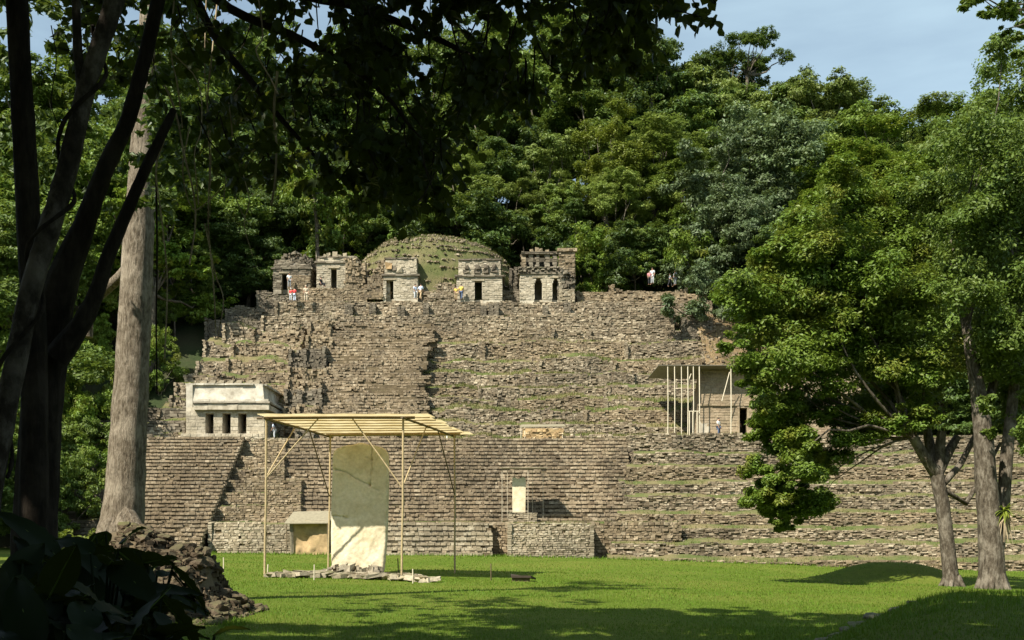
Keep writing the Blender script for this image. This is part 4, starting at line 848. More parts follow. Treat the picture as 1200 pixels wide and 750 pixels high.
person(358.5, 353.5, 111.4, 'stand', 'beige', 'beige', 'tall visitor dressed all in beige at the corner of the raised platform', .3, 1.8, shade='cloth_beige')
person(376, 337, 113.4, 'sit', 'dark', 'dark', 'person in dark clothing sitting on the raised platform in front of the crenellated temple', 1.2)
person(486.5, 351, 112.4, 'stand', 'pale_blue', 'light_grey', 'visitor in pale blue beside the half collapsed temple, left one of a pair', .9)
person(493, 351, 112.5, 'walk', 'pale_blue', 'tan', 'visitor in pale blue and tan trousers, right of the pair by the collapsed temple', 2.6, 1.75)
person(534.5, 351.5, 112.3, 'stand', 'yellow', 'tan', 'shorter visitor in washed out yellow at the left corner of the square temple', .3, 1.5)
person(540.5, 351.5, 112.3, 'walk', 'yellow', 'jeans', 'visitor in a yellow shirt and blue jeans at the left corner of the square temple', 3.0, 1.75)
person(842, 512, 92.6, 'stand', 'white', 'jeans', 'person in a white shirt and jeans standing left of the doorway of the brown building', .9, 1.75)
person(864.5, 510.5, 94.0, 'stand', 'dark', 'grey', 'person in dark clothes inside the doorway of the brown building', .2)
person(322, 514, 95.6, 'lean', 'pale_blue', 'light_grey', 'person in pale blue leaning at the right corner of the white three-doored building', -1.2, 1.6)
person(761, 334, 115.4, 'stand', 'pink', 'dark', 'visitor in a pink top at the forest edge on the upper right ruins', .3, 1.6)
person(764.5, 333, 117, 'stand', 'light_grey', 'light_grey', 'visitor in pale grey standing behind the pink top at the forest edge', -.5, 1.9)
person(785, 336, 115.5, 'walk', 'grey', 'dark', 'visitor in grey, left one of the two farthest right at the forest edge', 1.5, 1.5)
person(791.5, 334.5, 115.6, 'stand', 'light_grey', 'grey', 'visitor in light grey, right one of the two farthest right at the forest edge', -1, 1.75)
person(905, 512, 92.5, 'stand', 'white', 'grey', 'visitor in white half hidden by the low leaves of the broad tree', .2)
person(916, 512, 92.6, 'stand', 'pale_blue', 'jeans', 'visitor in pale blue half hidden by the low leaves of the broad tree', 1.2)

# ------------------------------------------------------------------ foliage
def leaf_quads(mb, c, nrm_, size, mat=0, asp=.5):
    """rhombic leaves, slightly folded: c centres, nrm_ normals"""
    m = len(c); r = rng.normal(size=(m, 3)); t = nrm(np.cross(nrm_, r)); b = np.cross(nrm_, t); s_ = (size*rng.uniform(.6, 1.35, m))[:, None]
    v = np.stack([c-t*s_, c+b*s_*asp+nrm_*s_*.12, c+t*s_-nrm_*s_*.1, c-b*s_*asp+nrm_*s_*.12], 1)
    mb.add(v.reshape(-1, 3), np.arange(m*4).reshape(-1, 4), mat)
def leaf_full(mb, c, tip, up, size, mat=0, asp=.36):
    """larger leaf: pointed oval with a folded midrib, 2 quads + base"""
    m = len(c); s_ = np.broadcast_to(size, (m,))[:, None]; tip = nrm(tip); b = nrm(np.cross(tip, up)); n = np.cross(b, tip)
    v = np.stack([c, c+tip*s_*.30+b*s_*asp*.85+n*s_*.06, c+tip*s_*.68+b*s_*asp*.9+n*s_*.05, c+tip*s_*1.0-n*s_*.14, c+tip*s_*.68-b*s_*asp*.9+n*s_*.05, c+tip*s_*.30-b*s_*asp*.85+n*s_*.06, c+tip*s_*.5-n*s_*.02], 1)
    f = np.array([[0,6,2,1],[6,3,2,2],[0,5,4,6],[6,4,3,3]]); k = (np.arange(m)*7)[:, None, None]
    f4 = np.array([[0,6,2,1],[0,5,4,6]]); f3 = np.array([[6,3,2],[6,4,3]])
    base = mb.n; mb.add(v.reshape(-1, 3), (k+f4[None]).reshape(-1, 4), mat)
    mb.f.append(((k+f3[None]).reshape(-1, 3)+base, mat, False))
def clump_pts(c, r, n, flat=.7, shell=.45):
    d = nrm(rng.normal(size=(n, 3))); q = rng.random(n)**shell
    p = d*q[:, None]*np.array([1, 1, flat])*r
    return np.asarray(c)+p, d
def crown(mb, clumps, dens, size, up=.8, flat=.65, mat=0, sub=5, full=False, sflat=.42):
    """clumps: (x, y, z, r); every clump is broken into smaller sprays of leaves so light falls between them"""
    for x, y, z, r in clumps:
        ns = max(3, int(sub*r*r*.8)+3)
        sc, sd = clump_pts((x, y, z), r*.9, ns, flat, .55); sc = sc+rng.normal(size=sc.shape)*r*.14
        for k in range(ns):
            q_ = rng.uniform(.45, 1.35); n = int(dens*q_*q_*1.1)+4; rr = r*.42*q_
            p, d = clump_pts(sc[k], rr, n, sflat, .6)
            nn = nrm(d*.35+sd[k]*.35+rng.normal(size=(n, 3))*.42+np.array([0, 0, up]))
            if full:
                tp = nrm(d*[1, 1, .3]+rng.normal(size=(n, 3))*.4-np.array([0, 0, .25])); leaf_full(mb, p, tp, nn, size*2*rng.uniform(.6, 1.3, n), mat)
            else: leaf_quads(mb, p, nn, size, mat)
def limbs(mb, base, fork, tips, r0, r1, n=7, mat=0, sag=.12):
    base = np.asarray(base, float); fork = np.asarray(fork, float)
    for tp in tips:
        tp = np.asarray(tp, float); m_ = fork*.45+tp*.55+np.array([0, 0, -sag*np.linalg.norm(tp-fork)])+rng.normal(size=3)*.06*np.linalg.norm(tp-fork)
        u = np.linspace(0, 1, 7)[:, None]; pts = fork*(1-u)**2+2*m_*u*(1-u)+tp*u**2
        pts[1:-1] += rng.normal(size=(5, 3))*.02*np.linalg.norm(tp-fork)
        mb.tube(pts, np.linspace(r1, r1*.18, 7), n, mat, .06)
def proto_tree(kind):
    """one background tree about 14 m tall standing at the origin: trunk with limbs, crown of leaves"""
    tm, cm = MB(), MB(); H = 14.0
    if kind == 'round':
        cl = [(rng.normal()*2.6, rng.normal()*2.6, 8+rng.uniform(-3.2, 4.6), rng.uniform(1.5, 2.5)) for _ in range(19)]; cl = [c for c in cl if math.hypot(c[0], c[1])*.8+abs(c[2]-8.4)*.9 < 5.6]
        crown(cm, cl, 105, .165, .8, .62)
    elif kind == 'layered':
        cl = []
        for k in range(20):
            h = rng.uniform(4.5, 13.2); w = 4.6*math.sqrt(max(.08, 1-((h-8.0)/6.0)**2)); a = rng.uniform(0, 6.28); cl.append((w*.75*math.cos(a), w*.75*math.sin(a), h, rng.uniform(1.5, 2.3)))
        crown(cm, cl, 105, .15, 1.5, .30)
    elif kind == 'tall':
        cl = [(rng.normal()*1.7, rng.normal()*1.7, rng.uniform(5, 13.4), rng.uniform(1.2, 2.0)) for _ in range(19)]
        crown(cm, cl, 100, .155, .7, .8)
    elif kind == 'dense':
        cl = []
        for k in range(34):
            h = rng.uniform(1.6, 13.2); w = 4.9*math.sqrt(max(.06, 1-((h-6.6)/7.0)**2)); a = rng.uniform(0, 6.28); q_ = rng.uniform(.55, 1); cl.append((w*q_*math.cos(a), w*q_*math.sin(a), h, rng.uniform(1.3, 2.1)))
        crown(cm, cl, 100, .145, .6, .75)
    elif kind == 'airy':
        cl = []
        for k in range(13):
            a = rng.uniform(0, 6.28); w = rng.uniform(1, 6.0); cl.append((w*math.cos(a), w*math.sin(a), 13.6-w*.32+rng.uniform(-1.2, .6), rng.uniform(1.0, 1.7)))
        crown(cm, cl, 80, .15, 1.8, .22)
    elif kind == 'bush':
        cl = [(rng.normal()*2.4, rng.normal()*2.0, rng.uniform(.6, 5.5), rng.uniform(1.2, 2.1)) for _ in range(16)]
        crown(cm, cl, 95, .16, .8, .7)
    lean = rng.normal(size=2)*.5
    if kind != 'bush':
        f = (lean[0], lean[1], 5.2 if kind != 'airy' else 10.5); tm.tube([(0, 0, -2), (0, 0, 0), (lean[0]*.3, lean[1]*.6, f[2]*.5), f], [.36, .30, .24, .2], 8, 0, .08)
        limbs(tm, (0, 0, 0), f, [c[:3] for c in cl[:12]], .2, .13, 5)
    else:
        for c in cl[:6]: tm.tube([(0, 0, -1), (c[0]*.4, c[1]*.4, c[2]*.5), c[:3]], [.1, .07, .03], 5)
    return tm, cm
PROTO = {}
for kd, nvar in (('round', 3), ('layered', 3), ('tall', 2), ('dense', 2), ('airy', 2), ('bush', 3)):
    for k in range(nvar):
        tm, cm = proto_tree(kd); a = tm.build('trunk', MAT['bark_pale']); b = cm.build('crown', MAT['leaf_mid']); PROTO[(kd, k)] = (a.data, b.data); bpy.data.objects.remove(a); bpy.data.objects.remove(b)
        for me in PROTO[(kd, k)]: me.use_fake_user = False
LAB = {'round': 'round crowned', 'layered': 'layered flat tiered', 'tall': 'narrow upright', 'dense': 'dense full', 'airy': 'open crowned emergent', 'bush': 'low bushy'}
COL = {'leaf_dark': 'dark green', 'leaf_mid': 'green', 'leaf_olive': 'olive green', 'leaf_silver': 'silvery green', 'leaf_bright': 'bright green', 'leaf_yellow': 'yellow green'}
FT = []; RING = []
def ftree(px, ptop, D, kind, mat, width=1.0, where='on the forested hill', pbase=None, bark=None, label=None, at=None):
    x_ = X(px, D); zt_ = Z(ptop, D); zb_ = float(hz(x_, D)) if D > 84 else max(float(hz(x_, D)), float(gz(x_, D)))
    if at: x_, D, zb_ = at[0], at[1], float(gz(at[0], at[1]))-.1; zt_ = zb_+at[2]
    if pbase is not None: zb_ = max(zb_, Z(pbase, D))
    hh = max(zt_-zb_, 2.0); nat = 6.5 if kind == 'bush' else 14.2; s_ = hh/nat
    v = PROTO[(kind, random.randrange({'round': 3, 'layered': 3, 'tall': 2, 'dense': 2, 'airy': 2, 'bush': 3}[kind]))]
    t = thing('forest_tree' if kind != 'bush' else 'forest_shrub', label or '', 'tree' if kind != 'bush' else 'shrub', (x_, D, zb_), 'trees of the forest round the pyramid')
    sw = max(.55, min(1.5, s_))*width; t.scale = (sw, sw, s_); t.rotation_euler = (0, 0, random.uniform(0, 6.28))
    for nm, me, mt in (('trunk', v[0], bark or random.choice(('bark_forest', 'bark_forest', 'bark_pale'))), ('crown', v[1], mat)):
        o = bpy.data.objects.new(nm, me); C.objects.link(o); o.parent = t; o.material_slots[0].link = 'OBJECT'; o.material_slots[0].material = MAT[mt]
    if at: t['label'] = 'added shade tree out of view, %s, %s in line' % ('along the left side of the lawn' if at[0] < -30 and at[1] > 0 else 'along the right side of the lawn' if at[0] > 22 and at[1] > 0 else 'behind the viewpoint', 'number %d' % len(FT) if False else ['first', 'second', 'third', 'fourth', 'fifth', 'sixth', 'seventh', 'last'][sum(1 for q in RING if q[0] == (0 if at[0] < -30 and at[1] > 0 else 1 if at[0] > 22 and at[1] > 0 else 2))]); RING.append((0 if at[0] < -30 and at[1] > 0 else 1 if at[0] > 22 and at[1] > 0 else 2,))
    else: FT.append((t, kind, mat, px, ptop, D, where, label))
    return t
# the crowns one can tell apart, from the photograph: (column, row of the top, depth, kind, leaf, width)
LIST = [
 (545, 172, 131, 'layered', 'leaf_olive', 1.0), (600, 205, 129, 'layered', 'leaf_olive', .8), (640, 165, 134, 'tall', 'leaf_olive', .9), (575, 100, 146, 'round', 'leaf_dark', 1.0), (632, 60, 152, 'round', 'leaf_mid', 1.0),
 (715, 118, 131, 'layered', 'leaf_yellow', .7), (722, 195, 126, 'layered', 'leaf_olive', .8), (770, 135, 133, 'layered', 'leaf_olive', 1.0), (800, 165, 130, 'layered', 'leaf_mid', .8), (690, 92, 146, 'tall', 'leaf_mid', 1.1), (745, 40, 152, 'round', 'leaf_dark', 1.1), (700, 22, 158, 'round', 'leaf_dark', 1.1), (790, 62, 152, 'round', 'leaf_dark', 1.1), (820, 85, 150, 'round', 'leaf_mid', .9),
 (845, 150, 120, 'dense', 'leaf_silver', 1.0), (905, 128, 122, 'dense', 'leaf_silver', 1.15), (870, 215, 114, 'dense', 'leaf_silver', .8), (925, 240, 110, 'tall', 'leaf_dark', 1.0), (836, 270, 117, 'bush', 'leaf_bright', .6), (818, 250, 122, 'round', 'leaf_yellow', .6), (850, 300, 113, 'bush', 'leaf_silver', .8),
 (880, 36, 160, 'airy', 'leaf_dark', .8), (850, 52, 158, 'airy', 'leaf_dark', .7), (905, 78, 150, 'round', 'leaf_mid', 1.0), (960, 82, 148, 'round', 'leaf_olive', 1.0), (990, 92, 150, 'layered', 'leaf_olive', .9), (930, 108, 140, 'round', 'leaf_olive', 1.1), (1010, 120, 140, 'round', 'leaf_mid', 1.0),
 (1050, 112, 146, 'round', 'leaf_olive', .9), (1090, 106, 148, 'layered', 'leaf_olive', 1.0), (1135, 104, 146, 'layered', 'leaf_mid', 1.0), (1180, 100, 146, 'round', 'leaf_mid', 1.0), (1230, 92, 145, 'round', 'leaf_mid', 1.0),
 (985, 165, 118, 'layered', 'leaf_bright', .9), (1040, 140, 122, 'layered', 'leaf_bright', 1.0), (1085, 160, 118, 'layered', 'leaf_bright', 1.0), (1120, 135, 126, 'round', 'leaf_olive', 1.0), (1000, 235, 104, 'round', 'leaf_bright', 1.0), (1060, 215, 106, 'layered', 'leaf_mid', 1.0), (1150, 160, 112, 'round', 'leaf_mid', 1.1), (1200, 150, 112, 'dense', 'leaf_mid', 1.0),
 (960, 265, 103, 'round', 'leaf_mid', .9), (1000, 330, 100, 'dense', 'leaf_mid', .9), (1060, 330, 99, 'round', 'leaf_dark', 1.0), (1110, 300, 100, 'dense', 'leaf_mid', 1.0), (1170, 320, 98, 'dense', 'leaf_dark', 1.0), (1215, 300, 98, 'round', 'leaf_mid', 1.0), (945, 330, 102, 'dense', 'leaf_dark', .8),
 (55, 70, 128, 'round', 'leaf_mid', 1.2), (105, 62, 130, 'layered', 'leaf_mid', 1.2), (150, 75, 128, 'round', 'leaf_dark', 1.2), (10, 75, 126, 'round', 'leaf_mid', 1.2), (205, 80, 130, 'round', 'leaf_mid', 1.2),
 (755, 8, 157, 'round', 'leaf_mid', 1.1), (806, 34, 156, 'round', 'leaf_dark', 1.0), (715, -8, 159, 'tall', 'leaf_mid', 1.2), (668, 0, 158, 'layered', 'leaf_mid', 1.2), (838, 66, 153, 'round', 'leaf_olive', .9), (610, 10, 156, 'round', 'leaf_mid', 1.2), (555, 10, 156, 'tall', 'leaf_dark', 1.2), (245, 25, 138, 'round', 'leaf_mid', 1.2), (300, 15, 142, 'tall', 'leaf_mid', 1.2), (360, 12, 146, 'round', 'leaf_dark', 1.2), (425, 20, 150, 'round', 'leaf_mid', 1.2), (490, 15, 152, 'round', 'leaf_mid', 1.2),
 (38, 565, 79, 'bush', 'leaf_mid', .7), (72, 535, 84, 'bush', 'leaf_mid', .6), (28, 520, 85, 'bush', 'leaf_mid', .8), (98, 508, 89, 'bush', 'leaf_bright', .6), (58, 482, 90, 'bush', 'leaf_mid', .8),
 # left of the temples, down to the left edge
 (398, 212, 124, 'bush', 'leaf_bright', .9), (430, 225, 128, 'round', 'leaf_mid', .9), (470, 190, 133, 'round', 'leaf_mid', 1.0), (500, 225, 130, 'bush', 'leaf_dark', 1.0), (365, 190, 128, 'tall', 'leaf_dark', 1.0), (325, 215, 125, 'dense', 'leaf_dark', 1.0), (290, 225, 121, 'dense', 'leaf_dark', 1.0), (258, 260, 120, 'dense', 'leaf_dark', 1.0), (225, 285, 116, 'dense', 'leaf_mid', .9), (300, 160, 128, 'round', 'leaf_dark', 1.1), (255, 175, 120, 'round', 'leaf_mid', 1.0), (420, 130, 142, 'round', 'leaf_dark', 1.1), (360, 110, 140, 'round', 'leaf_dark', 1.1), (480, 110, 148, 'round', 'leaf_dark', 1.1), (535, 80, 152, 'round', 'leaf_mid', 1.1),
 (205, 330, 113, 'tall', 'leaf_bright', .8), (186, 390, 105, 'bush', 'leaf_bright', .5), (165, 300, 110, 'dense', 'leaf_mid', .7), (150, 250, 110, 'round', 'leaf_mid', 1.0), (95, 280, 106, 'dense', 'leaf_bright', .7), (75, 240, 106, 'round', 'leaf_mid', 1.0), (25, 250, 102, 'dense', 'leaf_mid', 1.0), (-20, 260, 100, 'dense', 'leaf_mid', 1.0), (85, 380, 99, 'bush', 'leaf_bright', .6), (45, 410, 97, 'bush', 'leaf_bright', .7), (10, 420, 96, 'bush', 'leaf_mid', 1.0), (98, 455, 95, 'bush', 'leaf_bright', .6), (64, 470, 93, 'bush', 'leaf_mid', .6), (85, 160, 110, 'round', 'leaf_mid', 1.1), (40, 150, 112, 'tall', 'leaf_mid', 1.1), (130, 130, 116, 'round', 'leaf_mid', 1.1), (200, 150, 118, 'round', 'leaf_mid', 1.1), (0, 130, 112, 'round', 'leaf_mid', 1.1), (175, 190, 108, 'tall', 'leaf_bright', 1.0),
 # behind and right of the temples
 (690, 285, 122, 'bush', 'leaf_bright', .8), (672, 235, 126, 'tall', 'leaf_dark', 1.0), (720, 270, 124, 'bush', 'leaf_dark', .9), (745, 265, 122, 'tall', 'leaf_mid', .8), (770, 262, 126, 'bush', 'leaf_dark', .9), (655, 200, 130, 'round', 'leaf_mid', .9), (620, 245, 129, 'bush', 'leaf_dark', 1.0), (570, 235, 131, 'bush', 'leaf_dark', 1.0), (530, 240, 132, 'bush', 'leaf_mid', 1.0), (800, 290, 125, 'bush', 'leaf_mid', .6), (705, 300, 121, 'bush', 'leaf_bright', .6), (345, 280, 124, 'bush', 'leaf_dark', .8), (306, 285, 122, 'bush', 'leaf_dark', .9), (445, 255, 131, 'bush', 'leaf_dark', .9),
]
for a in LIST: ftree(*a)
# darker trees filling the hill behind
for D, top, p0 in ((138, 185, 330), (150, 120, 300), (160, 85, 250), (170, 60, 200)):
    for px in np.arange(p0, 1330, 62):
        sk = top+ (18*math.sin(px*.02+D) if px < 820 else (np.interp(px, [820, 900, 1000, 1150], [10, 18, 34, 38])+12*math.sin(px*.05+D)) if D > 140 else 10)
        if px > 830: sk = max(sk, np.interp(px, [830, 870, 950, 1010, 1060, 1150, 1200], [76, 74, 88, 112, 122, 116, 108])+8)
        ftree(px+random.uniform(-20, 20), sk+random.uniform(-8, 22), D+random.uniform(-4, 4), random.choice(['round', 'round', 'tall', 'layered']), random.choice(['leaf_dark', 'leaf_dark', 'leaf_mid', 'leaf_olive']), 1.1)
for px, D, top in ((-60, 106, 200), (-110, 108, 180), (1260, 100, 200), (1300, 90, 250), (1330, 120, 140), (-70, 110, 120)): ftree(px, top, D, 'dense', 'leaf_mid', 1.1)
for x_, y_, h_ in ((-38, 30, 17), (-33, 44, 15), (-42, 12, 19), (-34, -4, 18), (-26, -18, 19), (-12, -22, 18), (2, -20, 17), (14, -18, 18), (24, -8, 16), (30, 6, 17), (34, 22, 17), (-44, 58, 18), (38, 36, 17), (-20, -30, 21), (-46, 76, 15), (-46, 85, 15), (-47, 93, 16), (-43, 70, 13)): ftree(0, 0, 90, 'dense', 'leaf_mid', 1.15, at=(x_, y_, h_))  # trees added out of view to block sky light and shade the left
mb = MB()
# pale bare trunk standing at the forest edge on the left
b0 = P(373, 296, 119); tag(None or (lambda o: o)((mb.tube([b0-[0, 0, 3], P(371, 262, 119), P(368, 230, 119), P(365, 200, 119)], [.25, .22, .2, .16], 8, 0, .06), mb.build('bare_trunk', MAT['bark_pale'], loc=b0))[1]), 'pale straight bare trunk at the forest edge behind the crenellated temple', 'tree')

# ------------------------------------------------------------------ the two near trees on the right
def PC(lst, D, jD=2.5): return [(*(P(px, py, D+random.uniform(-jD, jD))), r*D/F) for px, py, r in lst]
D = 48.0; bx = X(1116, D); bz = float(gz(bx, D))
t = thing('broad_tree', 'broad leafy tree with a pale forked trunk and a low drooping branch', 'tree', (bx, D, bz))
mb = MB(); fk = P(1098, 556, D)
mb.tube([(bx, D, bz-.5), (bx, D, bz+.02), P(1113, 668, D), P(1109, 625, D), P(1104, 590, D), fk], [.46, .40, .355, .33, .32, .32], 12, 0, .06)
for k in range(5):
    a = k*1.26+.4; mb.tube([(bx+.25*math.cos(a), D+.25*math.sin(a), bz+.5), (bx+.5*math.cos(a), D+.5*math.sin(a), bz+.06), (bx+.75*math.cos(a), D+.75*math.sin(a), bz-.25)], [.16, .11, .06], 6)
cl = PC([(900,370,45),(940,330,50),(990,300,50),(1040,285,45),(888,430,34),(930,415,48),(985,395,52),(1040,375,50),(955,475,40),(1010,465,44),(905,470,26),(945,262,42),(1000,225,46),(1060,225,46),(934,520,30),(948,558,30),(922,582,25),(897,600,18),(958,592,20),(938,612,12),(905,565,16),(962,535,26),(985,520,30),(1015,505,30),(915,500,26),(1045,495,30),(1085,490,26),(1065,465,44),(1090,415,46),(1085,335,50),(920,310,36),(880,395,28),(970,350,44),(1020,420,40),(1010,340,44),(1055,300,40),(925,455,30),(945,500,22),(1035,500,26),(990,255,40),(875,445,18),(960,430,40)], D, 3.2)
lm = [P(1070, 512, D-.5), P(1086, 500, D+.8), P(1104, 505, D), P(1122, 512, D+.6)]
for a, r in zip(lm, (.24, .2, .2, .18)): mb.tube([fk, lerp(fk, a, .5)+rng.normal(size=3)*.08, a], [.30, .26, r], 9, 0, .06)
mbl_ = MB()
for i, c in enumerate(cl[::2]):
    a = min(lm, key=lambda q: abs(q[0]-c[0])+abs(q[2]-c[2])*.3); limbs(mbl_, fk, a, [c[:3]], .2, .10 if c[3] > 1.2 else .06, 6, 0, .06 if c[2] > 8 else -.12)
mbl_.build('limbs', MAT['bark_forest'], t)
mb.tube([P(1106, 566, D), P(1125, 545, D+.3), P(1148, 500, D+.6), P(1160, 450, D+1)], [.17, .15, .12, .08], 7, 0, .06)
mb.tube([P(1108, 575, D), P(1132, 590, D+.3), P(1150, 560, D+.9), P(1172, 520, D+1.5)], [.12, .13, .11, .08], 7, 0, .06)
mb.build('trunk', MAT['bark_pale'], t); mb = MB(); cl += PC([(random.uniform(886, 972), random.uniform(512, 596), random.uniform(16, 26)) for _ in range(22)], D, 1.2)
cl += PC([(random.uniform(895, 985), random.uniform(462, 530), random.uniform(20, 30)) for _ in range(14)]+[(random.uniform(900, 972), random.uniform(560, 622), random.uniform(9, 17)) for _ in range(14)], D, 1.2)
cl += PC([(878,335,36),(905,300,34),(868,400,28),(890,470,24),(915,430,34),(960,300,44),(1000,300,44),(975,440,36),(1000,380,44),(1030,330,44),(940,380,40),(1055,430,40),(1070,350,44),(980,215,36),(1030,250,40),(900,340,36),(866,350,24)], 46.5, 2.5)
crown(mb, cl, 185, .098, .8, .75, sub=8, sflat=.6); mb.build('crown', MAT['leaf_bright'], t)
D = 46.0; bx = X(1163, D); bz = float(gz(bx, D))
t = thing('tall_tree', 'tall tree with the thickest pale leaning trunk at the right edge, carrying a bromeliad', 'tree', (bx, D, bz))
mb = MB(); mb.tube([(bx, D, bz-.5), (bx, D, bz), P(1162, 660, D), P(1160, 610, D), P(1155, 555, D), P(1152, 510, D), P(1146, 460, D), P(1140, 425, D), P(1133, 385, D), P(1120, 330, D+1), P(1110, 250, D+1)], [.74, .64, .57, .52, .48, .42, .34, .28, .22, .16, .1], 14, 0, .06)
for k in range(6):
    a = k*1.05; mb.tube([(bx+.4*math.cos(a), D+.4*math.sin(a), bz+.7), (bx+.68*math.cos(a), D+.68*math.sin(a), bz+.08), (bx+.95*math.cos(a), D+.95*math.sin(a), bz-.3)], [.2, .14, .07], 6)
mb.tube([P(1168, 640, D+.3), P(1176, 590, D+.5), P(1180, 530, D+.6), P(1188, 460, D+.8), P(1196, 380, D+1), P(1190, 280, D+1)], [.34, .3, .28, .24, .2, .12], 9, 0, .06)
mb.tube([P(1150, 500, D+.1), P(1163, 455, D+.5), P(1172, 420, D+.5), P(1178, 330, D)], [.22, .2, .16, .1], 8, 0, .06)
cl = PC([(1150,150,52),(1195,105,56),(1125,215,46),(1185,225,56),(1150,295,52),(1205,330,56),(1100,280,38),(1180,395,40),(1205,470,38),(1195,505,22),(1140,345,36),(1090,225,34),(1215,180,50),(1230,260,55),(1115,165,34),(1175,60,32),(1160,470,20),(1180,500,16),(1160,505,14),(1230,400,50),(1140,250,40),(1190,300,44),(1095,330,26),(1130,300,34),(1172,180,44),(1225,500,34),(1210,525,18),(1170,420,36),(1195,440,36),(1165,370,40),(1205,385,40),(1185,475,26),(1130,250,40),(1170,265,46),(1200,215,46)], D, 3)
cl2 = PC([(1180,8,26),(1148,-4,20),(1200,25,22),(1190,45,12),(1210,-10,36),(1162,14,14),(1134,2,14),(1150,16,10),(1178,34,12),(1192,62,10)], D-8, 2)
mbl_ = MB()
for c in cl[::3]: limbs(mbl_, (0, 0, 0), P(1133, 385, D) if c[0] < X(1160, D) else P(1194, 400, D+1), [c[:3]], .2, .10, 6, 0, .1)
limbs(mbl_, (0, 0, 0), P(1290, 40, D-6), [c[:3] for c in cl2], .1, .08, 5, 0, -.05); mbl_.build('limbs', MAT['bark_forest'], t)
mb.build('trunk', MAT['bark_pale'], t); mb = MB(); crown(mb, cl, 165, .098, .5, .85, sub=8, sflat=.65); crown(mb, cl2, 70, .10, .6, .7, sub=7); mb.build('crown', MAT['leaf_mid'], t)
bb = P(1177, 600, D-.35); t = thing('bromeliad', 'spiky bromeliad with yellow green strap leaves clinging to the thickest right hand trunk', 'plant', bb)
mb = MB(); m_ = None
for k in range(34):
    a = rng.uniform(0, 6.28); el = rng.uniform(-.5, 1.3); L_ = rng.uniform(.6, 1.15); d = np.array([math.cos(a)*math.cos(el)+.25, -abs(math.sin(a))*math.cos(el)*.8, math.sin(el)]); u = np.linspace(0, 1, 6)[:, None]
    pts = bb+d*L_*u-np.array([0, 0, .55])*L_*u**2; sd_ = nrm(np.cross(d, [0, 0, 1.])); wv = (.055*np.sqrt(np.maximum(0, 1-u**1.6))+.004)
    mb = MB(); mb.grid(np.stack([pts-sd_*wv, pts+sd_*wv], 1)); mb.build('leaf', MAT['leaf_yellow' if k % 3 else 'leaf_bright'], t)
mb = MB(); 
for k in range(12):
    a = rng.uniform(-.4, .5); mb.tube([bb+[rng.uniform(-.1, .2), 0, -.1], bb+[a*.6, -.1, -.5], bb+[a, -.1, -1.0-rng.uniform(0, .5)]], [.03, .025, .01], 4)
mb.build('dead_leaves', MAT['vine'], t)

# ------------------------------------------------------------------ foreground trees on the left, all in the shade of their own crowns
def track(pts, D, w, mb, n=10, wob=.06, dD=0.0):
    p = np.array([P(px, py, D+dD*i) for i, (px, py) in enumerate(pts)]); u = np.linspace(0, 1, len(p)); uu = np.linspace(0, 1, len(p)*4)
    # smooth the polyline (Catmull-Rom)
    q = np.concatenate([[2*p[0]-p[1]], p, [2*p[-1]-p[-2]]]); o = []
    for i in range(len(p)-1):
        for s_ in np.linspace(0, 1, 4, endpoint=False):
            a, b, c, d = q[i:i+4]; o.append(.5*((2*b)+(-a+c)*s_+(2*a-5*b+4*c-d)*s_**2+(-a+3*b-3*c+d)*s_**3))
    o.append(p[-1]); o = np.array(o); mb.tube(o, np.interp(np.linspace(0, 1, len(o)), np.linspace(0, 1, len(w)), w)*D/F/2, n, 0, wob); return o
D = 27.0; b0 = P(143, 668, D)
t = thing('grey_trunk_tree', 'tree with a thick straight grey ribbed trunk standing behind the rubble heap on the left', 'tree', b0)
mb = MB(); tr_ = track([(138, 700), (141, 640), (143, 612), (147, 570), (151, 500), (155, 430), (159, 350), (163, 270), (168, 180), (174, 80), (181, -40), (186, -160)], D, [70, 60, 50, 44, 41, 38, 36, 34, 30, 27, 25, 20], mb, 28, .04)
for px, py, w in ((112, 640, 22), (172, 648, 24), (150, 655, 26), (128, 650, 22)): mb.tube([P(143, 590, D-.2), P((px+143)/2, 620, D-.45), P(px, py, D-.6), P(px+(px-143)*.6, py+25, D-.8)], np.array([18, w, w*.8, w*.4])*D/F/2, 8, 0, .08)
mb.tube([P(160, 300, D), P(140, 325, D+.4), P(112, 350, D+.7), P(102, 372, D+.8), P(101, 395, D+.8)], np.array([10, 12, 12, 15, 16])*D/F/2, 8, 0, .08)
cl = PC([(190,-190,70),(120,-220,60),(250,-200,60),(150,-300,70),(230,-300,60)], D, 3)
limbs(mb, (0, 0, 0), P(186, -150, D), [c[:3] for c in cl], .3, .2, 6); mb.build('trunk', MAT['bark_grey'], t)
mb = MB(); crown(mb, cl, 40, .16, .8, .7, sub=3); mb.build('crown', MAT['leaf_mid'], t)
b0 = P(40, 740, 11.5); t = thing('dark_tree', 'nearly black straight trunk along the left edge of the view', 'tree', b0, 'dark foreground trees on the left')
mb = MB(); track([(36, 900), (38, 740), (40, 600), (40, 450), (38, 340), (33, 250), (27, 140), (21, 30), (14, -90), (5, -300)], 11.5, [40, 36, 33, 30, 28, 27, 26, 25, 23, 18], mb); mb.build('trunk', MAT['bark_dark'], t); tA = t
b0 = P(-12, 640, 10.6); t = thing('mottled_tree', 'curving mottled grey brown trunk wrapped in vines, crossing the upper left', 'tree', b0, 'dark foreground trees on the left')
mb = MB(); tB_ = track([(-25, 800), (-18, 640), (-8, 560), (7, 480), (21, 410), (34, 350), (48, 300), (62, 255), (76, 208), (90, 150), (104, 92), (121, 42), (138, -12), (160, -90), (190, -220)], 10.6, [28, 27, 26, 25, 24, 24, 24, 24, 23, 22, 21, 21, 22, 20, 15], mb)
